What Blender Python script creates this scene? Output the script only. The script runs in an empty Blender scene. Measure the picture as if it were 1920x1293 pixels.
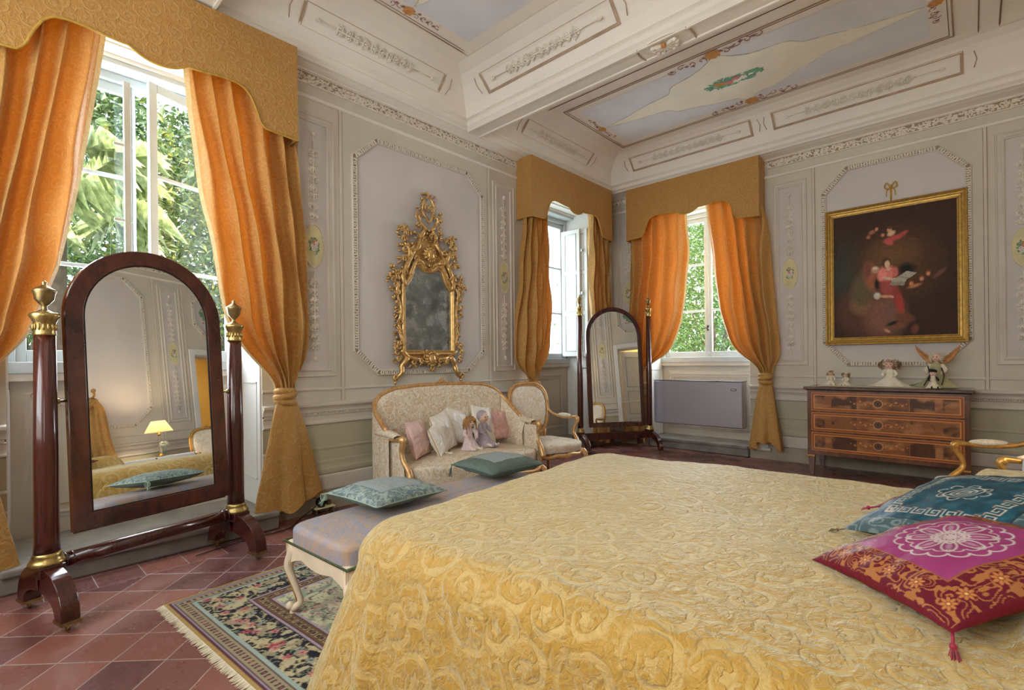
import bpy, math, random
import numpy as np
from mathutils import Vector, Matrix
PI = math.pi
R = math.radians
random.seed(7)
scene = bpy.context.scene
COL = scene.collection

# ------------------------------------------------------------------ camera
cam_d = bpy.data.cameras.new('camera')
cam = bpy.data.objects.new('camera', cam_d)
COL.objects.link(cam)
scene.camera = cam
_th = R(42.8)
_d = Vector((-math.sin(_th), math.cos(_th), 0)); _r = Vector((math.cos(_th), math.sin(_th), 0)); _u = Vector((0, 0, 1))
_ro = math.atan(.011)
_R = _r * math.cos(_ro) - _u * math.sin(_ro); _U = _u * math.cos(_ro) + _r * math.sin(_ro)
m = Matrix((( _R.x, _U.x, -_d.x, 4.238), (_R.y, _U.y, -_d.y, -6.955), (_R.z, _U.z, -_d.z, 1.30), (0, 0, 0, 1)))
cam.matrix_world = m
cam_d.sensor_width = 36.0
cam_d.lens = 933.0 / 1920 * 36
cam_d.shift_y = (676.5 - 646.5) / 1920
cam_d.clip_start = .05
cam_d.clip_end = 200

# ------------------------------------------------------------------ view, world, sun
scene.view_settings.view_transform = 'Standard'
scene.view_settings.look = 'None'
scene.view_settings.gamma = 1.0
scene.view_settings.use_curve_mapping = False
scene.view_settings.exposure = 0.72
cy = scene.cycles
cy.max_bounces = 10; cy.diffuse_bounces = 6; cy.glossy_bounces = 5; cy.transmission_bounces = 8; cy.transparent_max_bounces = 12
cy.sample_clamp_indirect = 6.0
cy.caustics_reflective = False; cy.caustics_refractive = False

world = bpy.data.worlds.new('sky'); scene.world = world
world.use_nodes = True
wn = world.node_tree; wn.nodes.clear()
wo = wn.nodes.new('ShaderNodeOutputWorld'); wb = wn.nodes.new('ShaderNodeBackground')
wb.inputs['Color'].default_value = (.80, .90, 1.0, 1); wb.inputs['Strength'].default_value = 3.6
wn.links.new(wb.outputs[0], wo.inputs[0])

sd = bpy.data.lights.new('sun', 'SUN'); sd.energy = 9.0; sd.angle = R(2); sd.color = (1, .95, .82)
so = bpy.data.objects.new('sun', sd); COL.objects.link(so)
so.rotation_euler = Vector((-.80, .0, -.60)).to_track_quat('-Z', 'Y').to_euler()   # shines over the roof onto the trees

XC = 5.40      # wall on the right
YD = -7.60     # wall behind the camera
WIN = {1: ('A', -6.10), 2: ('A', -1.33), 3: ('B', 1.35)}
HW = .73       # half width of a window bay
def portal(loc, dirv, sx, sz, energy=None, color=(.80, .89, 1)):
    l = bpy.data.lights.new('daylight_fill', 'AREA'); l.shape = 'RECTANGLE'; l.size = sx; l.size_y = sz  # serves the window daylight and also the added fill lamps
    o = bpy.data.objects.new('daylight_fill', l); COL.objects.link(o); o.location = loc
    o.rotation_euler = Vector(dirv).to_track_quat('-Z', 'Y').to_euler()
    if energy is None:
        l.cycles.is_portal = True
    else:
        l.energy = energy; l.color = color
    return o
portal((-.50, -6.10, 2.42), (1, 0, 0), 1.4, 2.2)
portal((-.50, -1.33, 2.42), (1, 0, 0), 1.4, 2.2)
portal((1.35, .50, 2.42), (0, -1, 0), 1.4, 2.2)
E_WIN = 85
portal((-.72, -6.10, 2.42), (1, 0, .04), 1.3, 2.0, E_WIN)
portal((-.72, -1.33, 2.42), (1, 0, .04), 1.3, 2.0, E_WIN * .28)
portal((1.35, .72, 2.42), (0, -1, .04), 1.3, 2.0, E_WIN)
# fill lamps at two unseen windows added in the wall behind the camera
portal((1.3, YD - .30, 2.2), (0, 1, 0), 1.3, 2.5, 20, (1, .95, .88))
portal((3.6, YD - .30, 2.2), (0, 1, 0), 1.3, 2.5, 26, (1, .95, .88))

# ------------------------------------------------------------------ mesh helper
def cr(p, n):
    """Catmull-Rom through the points p, n samples per span"""
    P = [Vector(q) for q in p]
    P = [P[0] * 2 - P[1]] + P + [P[-1] * 2 - P[-2]]
    out = []
    for i in range(1, len(P) - 2):
        a, b, c, d = P[i - 1], P[i], P[i + 1], P[i + 2]
        for k in range(n):
            t = k / n
            out.append(.5 * ((2 * b) + (c - a) * t + (2 * a - 5 * b + 4 * c - d) * t * t + (3 * b - a - 3 * c + d) * t ** 3))
    out.append(P[-2].copy())
    return out
def lerp(a, b, t): return a + (b - a) * t
def interp(x, xs, ys): return float(np.interp(x, xs, ys))
def sm(x): x = min(1, max(0, x)); return x * x * (3 - 2 * x)

class MB:
    def __init__(s): s.v = []; s.f = []; s.mi = []; s.s = []; s.M = None; s.col = None
    def add(s, vs, fs, m=0, smooth=True):
        o = len(s.v)
        if s.M is not None: vs = [s.M @ Vector(q) for q in vs]
        s.v.extend([tuple(q) for q in vs])
        s.f.extend([tuple(i + o for i in q) for q in fs])
        s.mi.extend([m] * len(fs)); s.s.extend([smooth] * len(fs))
    def box(s, x0, x1, y0, y1, z0, z1, m=0):
        s.add([(x, y, z) for z in (z0, z1) for y in (y0, y1) for x in (x0, x1)],
              [(0, 2, 3, 1), (4, 5, 7, 6), (0, 1, 5, 4), (2, 6, 7, 3), (0, 4, 6, 2), (1, 3, 7, 5)], m, False)
    def grid(s, nu, nv, fn, m=0, smooth=True, cu=False, cv=False):
        vs = [fn(i / (nu if cu else nu - 1), j / (nv if cv else nv - 1)) for j in range(nv) for i in range(nu)]
        fs = []
        for j in range(nv if cv else nv - 1):
            for i in range(nu if cu else nu - 1):
                a = j * nu + i; b = j * nu + (i + 1) % nu; c = ((j + 1) % nv) * nu + (i + 1) % nu; d = ((j + 1) % nv) * nu + i
                fs.append((a, b, c, d))
        s.add(vs, fs, m, smooth)
    def tube(s, path, r, n=8, m=0, closed=False, sec=None, up=None, smooth=True):
        """sweep a circle (or the closed 2D section sec, scaled by r) along path"""
        P = [Vector(q) for q in path]; N = len(P)
        if sec is None: sec = [(math.cos(2 * PI * k / n), math.sin(2 * PI * k / n)) for k in range(n)]
        n = len(sec)
        rs = [r] * N if not hasattr(r, '__len__') else [interp(i / (N - 1), np.linspace(0, 1, len(r)), r) for i in range(N)]
        T = []
        for i in range(N):
            a = P[(i - 1) % N] if closed else P[max(0, i - 1)]; b = P[(i + 1) % N] if closed else P[min(N - 1, i + 1)]
            t = b - a
            T.append(t.normalized() if t.length > 1e-9 else Vector((0, 0, 1)))
        u = Vector(up) if up is not None else (Vector((0, 0, 1)) if abs(T[0].z) < .9 else Vector((1, 0, 0)))
        u = (u - T[0] * u.dot(T[0])).normalized()
        vs = []
        for i in range(N):
            if up is not None: u = Vector(up)
            u = u - T[i] * u.dot(T[i])
            u = u.normalized() if u.length > 1e-6 else Vector((1, 0, 0))
            w = T[i].cross(u)
            for a, b in sec: vs.append(P[i] + (w * a + u * b) * rs[i])
        fs = []
        for i in range(N if closed else N - 1):
            for k in range(n):
                a = i * n + k; b = i * n + (k + 1) % n; j = (i + 1) % N
                fs.append((a, b, j * n + (k + 1) % n, j * n + k))
        if not closed:
            fs.append(tuple(range(n - 1, -1, -1))); fs.append(tuple((N - 1) * n + k for k in range(n)))
        s.add(vs, fs, m, smooth)
    def lathe(s, prof, c=(0, 0, 0), n=20, m=0, ax='z', smooth=True):
        vs = []
        for r_, z in prof:
            for k in range(n):
                a = 2 * PI * k / n
                p = (r_ * math.cos(a), r_ * math.sin(a), z)
                if ax == 'y': p = (p[0], p[2], p[1])
                if ax == 'x': p = (p[2], p[0], p[1])
                vs.append((c[0] + p[0], c[1] + p[1], c[2] + p[2]))
        fs = [(i * n + k, i * n + (k + 1) % n, (i + 1) * n + (k + 1) % n, (i + 1) * n + k) for i in range(len(prof) - 1) for k in range(n)]
        fs.append(tuple(range(n - 1, -1, -1))); fs.append(tuple((len(prof) - 1) * n + k for k in range(n)))
        s.add(vs, fs, m, smooth)
    def ell(s, c, rad, rot=None, m=0, nu=8, nv=5):
        """ellipsoid"""
        vs = [(0, 0, -rad[2])]
        for j in range(1, nv):
            ph = -PI / 2 + PI * j / nv
            for k in range(nu):
                a = 2 * PI * k / nu
                vs.append((rad[0] * math.cos(ph) * math.cos(a), rad[1] * math.cos(ph) * math.sin(a), rad[2] * math.sin(ph)))
        vs.append((0, 0, rad[2]))
        if rot is not None: vs = [rot @ Vector(q) for q in vs]
        vs = [(q[0] + c[0], q[1] + c[1], q[2] + c[2]) for q in vs]
        fs = [(0, 1 + (k + 1) % nu, 1 + k) for k in range(nu)]
        for j in range(nv - 2):
            for k in range(nu):
                fs.append((1 + j * nu + k, 1 + j * nu + (k + 1) % nu, 1 + (j + 1) * nu + (k + 1) % nu, 1 + (j + 1) * nu + k))
        l = len(vs) - 1; o = 1 + (nv - 2) * nu
        fs += [(l, o + k, o + (k + 1) % nu) for k in range(nu)]
        s.add(vs, fs, m, True)
    def prism(s, poly, y0, y1, m=0, ax='y', smooth=False):
        """2D polygon (x,z) extruded along y; ax='z': (x,y) along z; ax='x': (y,z) along x"""
        def P(p, t): return (p[0], t, p[1]) if ax == 'y' else ((p[0], p[1], t) if ax == 'z' else (t, p[0], p[1]))
        n = len(poly)
        vs = [P(p, y0) for p in poly] + [P(p, y1) for p in poly]
        fs = [tuple(range(n)), tuple(range(2 * n - 1, n - 1, -1))]
        fs += [(k, (k + 1) % n, n + (k + 1) % n, n + k) for k in range(n)]
        s.add(vs, fs, m, smooth)
    def frame(s, pts, prof, m=0, closed=True, y=0.0, smooth=False):
        """moulding on the plane y: pts (x,z) path, prof [(outward, height towards -y)]"""
        N = len(pts); P = [Vector((p[0], p[1])) for p in pts]
        area = sum(P[i].x * P[(i + 1) % N].y - P[(i + 1) % N].x * P[i].y for i in range(N))
        sg = 1 if area > 0 else -1
        vs = []; n = len(prof)
        for i in range(N):
            a = P[(i - 1) % N] if (closed or i > 0) else None
            b = P[(i + 1) % N] if (closed or i < N - 1) else None
            ns = []
            if a is not None: d = (P[i] - a).normalized(); ns.append(Vector((d.y, -d.x)) * sg)
            if b is not None: d = (b - P[i]).normalized(); ns.append(Vector((d.y, -d.x)) * sg)
            nn = sum(ns, Vector((0, 0))).normalized()
            nn = nn / max(.3, nn.dot(ns[0]))
            for o, h in prof:
                q = P[i] + nn * o
                vs.append((q.x, y - h, q.y))
        fs = []
        for i in range(N if closed else N - 1):
            for k in range(n - 1):
                j = (i + 1) % N
                fs.append((i * n + k, i * n + k + 1, j * n + k + 1, j * n + k))
        s.add(vs, fs, m, smooth)
    def build(s, name, mats, parent=None, kind=None, sub=0, solid=0, bev=0, fix=True, loc=None, rot=None, sharp=None, colors=None):
        me = bpy.data.meshes.new(name)
        me.from_pydata(s.v, [], s.f)
        mats = mats if isinstance(mats, (list, tuple)) else [mats]
        for q in mats: me.materials.append(q)
        me.polygons.foreach_set('material_index', s.mi)
        me.polygons.foreach_set('use_smooth', s.s)
        if fix:
            import bmesh
            b = bmesh.new(); b.from_mesh(me); bmesh.ops.recalc_face_normals(b, faces=b.faces); b.to_mesh(me); b.free()
        if colors is not None:
            ca = me.color_attributes.new('Col', 'FLOAT_COLOR', 'POINT')
            ca.data.foreach_set('color', np.asarray(colors, np.float32).ravel())
        me.update()
        o = bpy.data.objects.new(name, me); COL.objects.link(o)
        if parent is not None: o.parent = parent
        if loc is not None: o.location = loc
        if rot is not None: o.rotation_euler = rot
        if kind: o['kind'] = kind
        if bev:
            q = o.modifiers.new('bevel', 'BEVEL'); q.width = bev; q.segments = 2; q.limit_method = 'ANGLE'; q.angle_limit = R(40)
            q.harden_normals = False
        if solid:
            q = o.modifiers.new('solid', 'SOLIDIFY'); q.thickness = solid; q.offset = 0
        if sub:
            q = o.modifiers.new('sub', 'SUBSURF'); q.levels = sub; q.render_levels = sub
        return o

def thing(name, label, cat, loc=(0, 0, 0), rotz=0, group=None, rot=None):
    o = bpy.data.objects.new(name, None); COL.objects.link(o)
    o.location = loc; o.rotation_euler = rot if rot is not None else (0, 0, rotz)
    o['label'] = label; o['category'] = cat
    if group: o['group'] = group
    o.empty_display_size = .1
    return o
def tag(o, label, cat, group=None):
    o['label'] = label; o['category'] = cat
    if group: o['group'] = group
    return o
def lab(o, label): o['label'] = label; return o
def set_uv(o, uv):
    me = o.data; l = me.uv_layers.new(name='UVMap'); n = len(me.loops); vi = np.empty(n, np.int32); me.loops.foreach_get('vertex_index', vi)
    l.data.foreach_set('uv', np.asarray(uv, np.float32)[vi].ravel())
def copy_tree(o, parent=None):
    c = o.copy(); COL.objects.link(c)
    if parent is not None: c.parent = parent
    for ch in [q for q in bpy.data.objects if q.parent == o and q is not c]:
        copy_tree(ch, c)
    return c
# wall frames: local x to the right seen from inside, local y into the wall (room is y<0), z up
WF = {'A': ((0, 0, 0), R(90)), 'B': ((0, 0, 0), 0), 'C': ((XC, 0, 0), R(-90)), 'D': ((0, YD, 0), R(180))}
def wloc(w, s, z=0, p=0):
    l, a = WF[w]; c, t = math.cos(a), math.sin(a)
    return (l[0] + s * c + p * t, l[1] + s * t - p * c, z), a       # p = distance into the room

# ------------------------------------------------------------------ materials
def lin(c):
    c = [x / 255 if max(c) > 1 else x for x in c]
    return tuple((x / 12.92 if x <= .04045 else ((x + .055) / 1.055) ** 2.4) for x in c) + (1,)
class NT:
    def __init__(s, name):
        s.m = bpy.data.materials.new(name); s.m.use_nodes = True
        s.t = s.m.node_tree; s.t.nodes.clear()
        s.out = s.t.nodes.new('ShaderNodeOutputMaterial')
    def n(s, typ, ins=None, **kw):
        q = s.t.nodes.new('ShaderNode' + typ)
        for k, v in kw.items(): setattr(q, k, v)
        for k, v in (ins or {}).items():
            i = q.inputs[k]
            if isinstance(v, bpy.types.NodeSocket): s.t.links.new(v, i)
            else: i.default_value = v
        return q
    def obj(s, scale=None, vec='Object'):
        t = s.n('TexCoord').outputs[vec]
        if scale is not None:
            return s.n('Mapping', {'Vector': t, 'Scale': scale}).outputs[0]
        return t
    def noise(s, vec, scale, detail=3, rough=.5, dist=0):
        return s.n('TexNoise', {'Vector': vec, 'Scale': scale, 'Detail': detail, 'Roughness': rough, 'Distortion': dist})
    def ramp(s, fac, stops, interp='LINEAR'):
        q = s.n('ValToRGB', {'Fac': fac}); q.color_ramp.interpolation = interp
        e = q.color_ramp.elements
        while len(e) < len(stops): e.new(.5)
        for k, (p, c) in enumerate(stops):
            e[k].position = p; e[k].color = c if len(c) == 4 else lin(c)
        return q.outputs[0]
    def mix(s, f, a, b, typ='MIX'):
        q = s.n('Mix', data_type='RGBA', blend_type=typ)
        for k, v in ((0, f), (6, a), (7, b)):
            if isinstance(v, bpy.types.NodeSocket): s.t.links.new(v, q.inputs[k])
            else: q.inputs[k].default_value = v
        return q.outputs[2]
    def math(s, op, a, b=None, c=None):
        q = s.n('Math', operation=op)
        for k, v in enumerate((a, b, c)):
            if v is None: continue
            if isinstance(v, bpy.types.NodeSocket): s.t.links.new(v, q.inputs[k])
            else: q.inputs[k].default_value = v
        return q.outputs[0]
    def bump(s, h, strength=.3, dist=.01, normal=None):
        d = {'Height': h, 'Strength': strength, 'Distance': dist}
        if normal is not None: d['Normal'] = normal
        return s.n('Bump', d).outputs[0]
    def bsdf(s, **k):
        d = {}
        for a, b in k.items(): d[a.replace('_', ' ')] = b
        q = s.n('BsdfPrincipled', d); s.b = q
        s.t.links.new(q.outputs[0], s.out.inputs[0]); return q

def plain(name, c, rough=.6, var=.06, scale=6, metal=0, bump=0, bscale=40, spec=.4, coat=0, sheen=0):
    t = NT(name); v = t.obj(); c = lin(c)
    nz = t.noise(v, scale, 4, .55).outputs[0]
    d = tuple(x * (1 - var * 2) for x in c[:3]) + (1,); e = tuple(min(1, x * (1 + var * 1.4)) for x in c[:3]) + (1,)
    col = t.ramp(nz, [(.3, d), (.7, e)])
    k = dict(Base_Color=col, Roughness=rough, Metallic=metal, Coat_Weight=coat)
    k['Specular_IOR_Level'] = spec
    if sheen: k['Sheen_Weight'] = sheen
    q = t.bsdf(**{a: b for a, b in k.items() if a != 'Specular_IOR_Level'})
    q.inputs['Specular IOR Level'].default_value = spec
    if bump:
        h = t.noise(v, bscale, 3).outputs[0]
        t.t.links.new(t.bump(h, bump, .01), q.inputs['Normal'])
    return t.m

def damask(name, base, lite, scale=9, trans=None, rough=.55, wr=.5, amt=1.0, sheen=.2, wrinkle=1.0, metal=0, flat=None):
    """woven silk with scrolling figure; trans = colour of the light that comes through; flat = 'uv' or 'front' for a woven repeat of scrolls and rosettes"""
    t = NT(name); v = t.obj()
    if flat:
        if flat == 'uv': p2 = t.n('UVMap').outputs[0]
        else:
            sp = t.n('SeparateXYZ', {'Vector': v}).outputs; p2 = t.n('CombineXYZ', {'X': t.math('ADD', sp[0], sp[1]), 'Y': sp[2]}).outputs[0]
        p2 = t.n('Mapping', {'Vector': p2, 'Scale': (scale, scale, 1)}).outputs[0]
        ds = t.n('VectorMath', {0: t.noise(p2, 1.6, 2).outputs[1], 1: (.34, .34, 0)}, operation='MULTIPLY').outputs[0]
        p2 = t.n('VectorMath', {0: p2, 1: ds}, operation='ADD').outputs[0]
        def cells(p, rnd, k, arms):
            vo = t.n('TexVoronoi', {'Vector': p, 'Scale': 1.0, 'Randomness': rnd}, voronoi_dimensions='2D')
            loc = t.n('VectorMath', {0: p, 1: vo.outputs['Position']}, operation='SUBTRACT').outputs[0]
            q = t.n('SeparateXYZ', {'Vector': loc}).outputs
            th = t.math('ARCTAN2', q[1], q[0]); r_ = t.math('SQRT', t.math('ADD', t.math('MULTIPLY', q[0], q[0]), t.math('MULTIPLY', q[1], q[1])))
            hand = t.math('SIGN', t.math('SUBTRACT', t.n('SeparateXYZ', {'Vector': vo.outputs['Color']}).outputs[0], .5))
            spi = t.math('PINGPONG', t.math('ADD', t.math('MULTIPLY', t.math('MULTIPLY', th, hand), arms / (2 * PI)), t.math('MULTIPLY', r_, k)), .5)
            band = t.ramp(spi, [(.16, (1, 1, 1, 1)), (.24, (0, 0, 0, 1))])
            far = t.ramp(r_, [(.20, (0, 0, 0, 1)), (.25, (1, 1, 1, 1)), (.52, (1, 1, 1, 1)), (.62, (0, 0, 0, 1))])
            pet = t.math('SUBTRACT', t.math('ADD', .13, t.math('MULTIPLY', t.math('COSINE', t.math('MULTIPLY', th, 5.0)), .026)), r_)
            ros = t.ramp(t.math('MULTIPLY', pet, 20.0), [(0, (0, 0, 0, 1)), (.4, (1, 1, 1, 1))])
            return t.math('MAXIMUM', t.math('MULTIPLY', band, far), ros)
        f1 = cells(p2, .75, 2.6, 1.0)
        p3 = t.n('Mapping', {'Vector': p2, 'Scale': (2.3, 2.3, 1), 'Location': (.37, .71, 0)}).outputs[0]
        f2 = cells(p3, .9, 2.0, 2.0)
        fig = t.math('MAXIMUM', f1, t.math('MULTIPLY', f2, .55))
    else:
        n1 = t.noise(v, scale, 1.5, .45, 1.3).outputs[0]
        w = t.math('PINGPONG', t.math('MULTIPLY', n1, 7.0), .5)
        figure = t.ramp(w, [(.17, (0, 0, 0, 1)), (.30, (1, 1, 1, 1))])
        n2 = t.noise(v, scale * 2.6, 2, .5, .8).outputs[0]
        leaf = t.ramp(n2, [(.46, (0, 0, 0, 1)), (.54, (1, 1, 1, 1))])
        fig = t.mix(.35, figure, leaf)
    b, l = lin(base), lin(lite)
    big = t.noise(v, 1.3, 2).outputs[0]
    col = t.mix(t.math('MULTIPLY', fig, amt), b, l)
    col = t.mix(t.math('MULTIPLY', big, .25), col, tuple(x * .8 for x in b[:3]) + (1,))
    wrk = t.noise(v, 26, 4, .62, .8).outputs[0]
    fine = t.noise(t.obj((1, 1, .12)), 60, 2).outputs[0]
    h = t.math('ADD', t.math('MULTIPLY', fig, .32), t.math('ADD', t.math('MULTIPLY', wrk, 1.2 * wrinkle), t.math('MULTIPLY', fine, .25)))
    nrm = t.bump(h, wr, .012)
    q = t.bsdf(Base_Color=col, Roughness=rough, Normal=nrm, Sheen_Weight=sheen, Metallic=metal)
    q.inputs['Specular IOR Level'].default_value = .35
    q.inputs['Sheen Tint'].default_value = (.93, .99, .78, 1)
    if trans:
        tr = t.n('BsdfTranslucent', {'Color': lin(trans[:3]), 'Normal': nrm})
        mx = t.n('MixShader', {'Fac': .5 if len(trans) < 4 else trans[3]})
        t.t.links.new(q.outputs[0], mx.inputs[1]); t.t.links.new(tr.outputs[0], mx.inputs[2])
        t.t.links.new(mx.outputs[0], t.out.inputs[0])
    return t.m

def wood(name, dark, light, scale=(1, 1, .15), rough=.25, coat=.5, freq=9, contrast=1.0):
    t = NT(name); v = t.obj(scale)
    n1 = t.noise(v, freq, 5, .6, 1.6).outputs[0]
    n2 = t.noise(v, freq * 6, 3, .6, .4).outputs[0]
    f = t.math('ADD', t.math('MULTIPLY', n1, .75), t.math('MULTIPLY', n2, .25))
    col = t.ramp(f, [(.5 - .14 / contrast, dark), (.5 + .14 / contrast, light)])
    q = t.bsdf(Base_Color=col, Roughness=rough, Coat_Weight=coat, Coat_Roughness=.12)
    t.t.links.new(t.bump(n2, .08, .004), q.inputs['Normal'])
    return t.m

def gilt(name, c=(190, 150, 84), dark=(95, 62, 30), rough=.34, metal=.85):
    t = NT(name); v = t.obj()
    n = t.noise(v, 28, 5, .65).outputs[0]
    mid = tuple(int(.45 * x + .55 * y) for x, y in zip(dark, c))
    col = t.ramp(n, [(.30, mid), (.5, c), (.75, tuple(min(255, int(x * 1.15)) for x in c))])
    q = t.bsdf(Base_Color=col, Roughness=rough, Metallic=metal)
    t.t.links.new(t.bump(t.noise(v, 60, 3).outputs[0], .12, .004), q.inputs['Normal'])
    return t.m

def vcol(name, rough=.9, bump=.4, bscale=300, trans=False, coat=0, sheen=0, bdist=.003):
    t = NT(name)
    a = t.n('VertexColor', layer_name='Col')
    v = t.obj()
    q = t.bsdf(Base_Color=a.outputs[0], Roughness=rough, Coat_Weight=coat, Sheen_Weight=sheen)
    q.inputs['Specular IOR Level'].default_value = .3
    t.t.links.new(t.bump(t.noise(v, bscale, 2).outputs[0], bump, bdist), q.inputs['Normal'])
    return t.m

M = {}
M['wall'] = plain('plaster_wall', (206, 199, 184), .8, .035, 1.6, bump=.06, bscale=30, spec=.2)
M['panel'] = plain('plaster_panel', (206, 199, 194), .8, .04, 1.2, bump=.05, bscale=25, spec=.2)
M['white'] = plain('plaster_relief', (232, 224, 210), .75, .07, 22, bump=.15, bscale=60, spec=.2)
M['olive'] = plain('plaster_dado', (186, 180, 156), .8, .05, 1.5, bump=.05, spec=.2)
M['skirt'] = plain('plaster_skirting', (168, 158, 140), .8, .08, 5, bump=.1, spec=.2)
M['dadow'] = plain('plaster_rail', (208, 200, 188), .75, .04, 3, bump=.05, spec=.2)
M['ceil'] = plain('plaster_ceiling', (234, 227, 216), .8, .03, 1.2, bump=.04, spec=.2)
M['line'] = plain('painted_shade_line', (140, 112, 92), .85, .1, 8, spec=.1)
M['line2'] = plain('painted_soft_line', (184, 160, 138), .85, .1, 8, spec=.1)
M['winpaint'] = plain('window_paint', (190, 198, 200), .4, .04, 4, spec=.4)
M['winwhite'] = plain('reveal_paint', (226, 226, 222), .55, .03, 2, spec=.3)
M['stone'] = plain('grey_stone', (136, 130, 122), .8, .14, 5, bump=.3, bscale=30)
M['brown'] = plain('frieze_ground', (158, 140, 118), .9, .1, 10)
M['gold_cord'] = plain('gold_cord', (190, 148, 60), .6, .1, 30, bump=.3, bscale=200)
# ================================================================== setting
def tile_floor():
    t = NT('terracotta_tiles'); v = t.obj()
    mp = t.n('Mapping', {'Vector': v, 'Rotation': (0, 0, R(-45)), 'Location': (3.8396, 4.7376, 0)})
    # border course along the left wall
    sx = t.n('SeparateXYZ', {'Vector': v}).outputs[0]
    bm = t.math('LESS_THAN', sx, .472)
    mp2 = t.n('Mapping', {'Vector': v, 'Location': (-.010, 0, 0)})
    vec = t.mix(bm, mp.outputs[0], mp2.outputs[0])
    ds = t.noise(v, 2.2, 3).outputs[1]
    vec = t.n('VectorMath', {0: vec, 1: t.n('VectorMath', {0: ds, 1: (.010, .010, 0)}, operation='MULTIPLY').outputs[0]}, operation='ADD').outputs[0]
    vec = t.n('VectorMath', {0: vec, 1: (.005, .005, 0)}, operation='SUBTRACT').outputs[0]
    br = t.n('TexBrick', {'Vector': vec, 'Scale': 1.0, 'Mortar Size': .0035, 'Mortar Smooth': .4, 'Bias': 0, 'Brick Width': .2312, 'Row Height': .2312,
                          'Color1': lin((90, 56, 58)), 'Color2': lin((146, 92, 76)), 'Mortar': lin((170, 154, 148))})
    br.offset = 0.0; br.squash = 1.0
    nz = t.noise(v, 3.0, 5, .6).outputs[0]
    c = t.mix(t.math('MULTIPLY', nz, .55), br.outputs[0], lin((126, 78, 74)))
    nz2 = t.noise(v, 24, 4, .7).outputs[0]
    c = t.mix(t.ramp(nz2, [(.55, (0, 0, 0, 1)), (.72, (.16, .16, .16, 1))]), c, lin((176, 140, 128)))
    c = t.mix(br.outputs[1], c, lin((172, 154, 148)))
    rg = t.ramp(nz, [(.3, (.20, .20, .20, 1)), (.7, (.38, .38, .38, 1))])
    h = t.math('SUBTRACT', t.math('MULTIPLY', t.noise(v, 9, 4, .6).outputs[0], .5), br.outputs[1])
    q = t.bsdf(Base_Color=c, Roughness=rg, Normal=t.bump(h, .35, .006))
    q.inputs['Specular IOR Level'].default_value = .75
    return t.m
b = MB(); b.box(-.62, XC + .3, YD - .5, .62, -.12, 0)
b.build('floor', tile_floor(), kind='structure')

ZT = 3.55    # head of the window bays
def wall(name, w, s0, s1, bays, z1=4.6):
    """solid wall with full-height bays: front layer .46 deep, back layer with apron below and head above"""
    b = MB(); ss = sorted(bays); cur = s0
    for c in ss:
        b.box(cur, c - HW, 0, .62, 0, z1); cur = c + HW
    b.box(cur, s1, 0, .62, 0, z1)
    for c in ss:
        b.box(c - HW, c + HW, 0, .62, ZT, z1)
        b.box(c - HW, c + HW, .46, .62, 0, 1.28)
    l, a = WF[w]
    return b.build(name, M['wall'], kind='structure', loc=l, rot=(0, 0, a), fix=False)
wall('wall_left', 'A', YD - .62, .62, [-6.10, -1.33])
wall('wall_far', 'B', 0, XC, [1.35])
wall('wall_near', 'D', -XC, 0, [-1.3, -3.6])  # bays of the added, unseen windows that carry fill light
# right wall with a doorway
DS, DWH, DH = 1.15, .52, 2.35      # door centre along wall C (local s), half width, height
b = MB(); b.box(-.62, DS - DWH, 0, .3, 0, 4.6); b.box(DS + DWH, -YD + .62, 0, .3, 0, 4.6); b.box(DS - DWH, DS + DWH, 0, .3, DH, 4.6)
b.build('wall_right', M['wall'], kind='structure', loc=(XC, 0, 0), rot=(0, 0, R(-90)), fix=False)

# ---- ceiling: coffers
ZC = 4.30
A_COVE = [(.12, 3.87), (.125, 3.885), (.155, 3.905), (.165, 3.94), (.155, 3.955), (.175, 3.97), (.18, 4.02), (.20, 4.08), (.24, 4.14), (.30, 4.20), (.38, 4.255), (.48, 4.29), (.58, 4.30)]
B_COVE = [(.20, 3.87), (.21, 3.885), (.24, 3.905), (.25, 3.94), (.24, 3.955), (.27, 3.97), (.29, 4.02), (.33, 4.08), (.38, 4.14), (.43, 4.20), (.50, 4.255), (.58, 4.29), (.68, 4.30)]
R_COVE = [(.0, 3.87), (.01, 3.885), (.03, 3.905), (.04, 3.94), (.03, 3.955), (.06, 3.97), (.07, 4.02), (.10, 4.08), (.15, 4.14), (.22, 4.20), (.32, 4.255), (.44, 4.29), (.58, 4.30)]
def coffer(b, y0, y1, P0, P1):
    """P1 profile at the far side y1, P0 at the near side y0"""
    rings = []
    for k in range(len(A_COVE)):
        oa, z = A_COVE[k]; of = P1[k][0]; on = P0[k][0]
        rings.append([(oa, y0 + on, z), (XC - oa, y0 + on, z), (XC - oa, y1 - of, z), (oa, y1 - of, z)])
    vs = [p for r_ in rings for p in r_]; fs = []
    for k in range(len(rings) - 1):
        for i in range(4): fs.append((k * 4 + i, k * 4 + (i + 1) % 4, (k + 1) * 4 + (i + 1) % 4, (k + 1) * 4 + i))
    o = (len(rings) - 1) * 4; fs.append((o, o + 1, o + 2, o + 3))
    b.add(vs, fs, 0, False)
b = MB()
BY = [(-3.20, -3.00), (-5.95, -5.75)]
coffer(b, BY[0][1], 0, R_COVE, B_COVE)
coffer(b, BY[1][1], BY[0][0], R_COVE, R_COVE)
coffer(b, YD, BY[1][0], B_COVE, R_COVE)
for y0, y1 in BY:      # beams: underside with a small fillet either side
    b.box(.0, XC, y0, y1, 3.872, 4.4)
    for yy in (y0 + .012, y1 - .012): b.box(.1, XC - .1, yy - .010, yy + .010, 3.858, 3.874)
b.box(-.6, XC + .3, YD - .6, .6, 4.42, 4.6)
b.build('ceiling', M['ceil'], kind='structure', fix=False)
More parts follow.
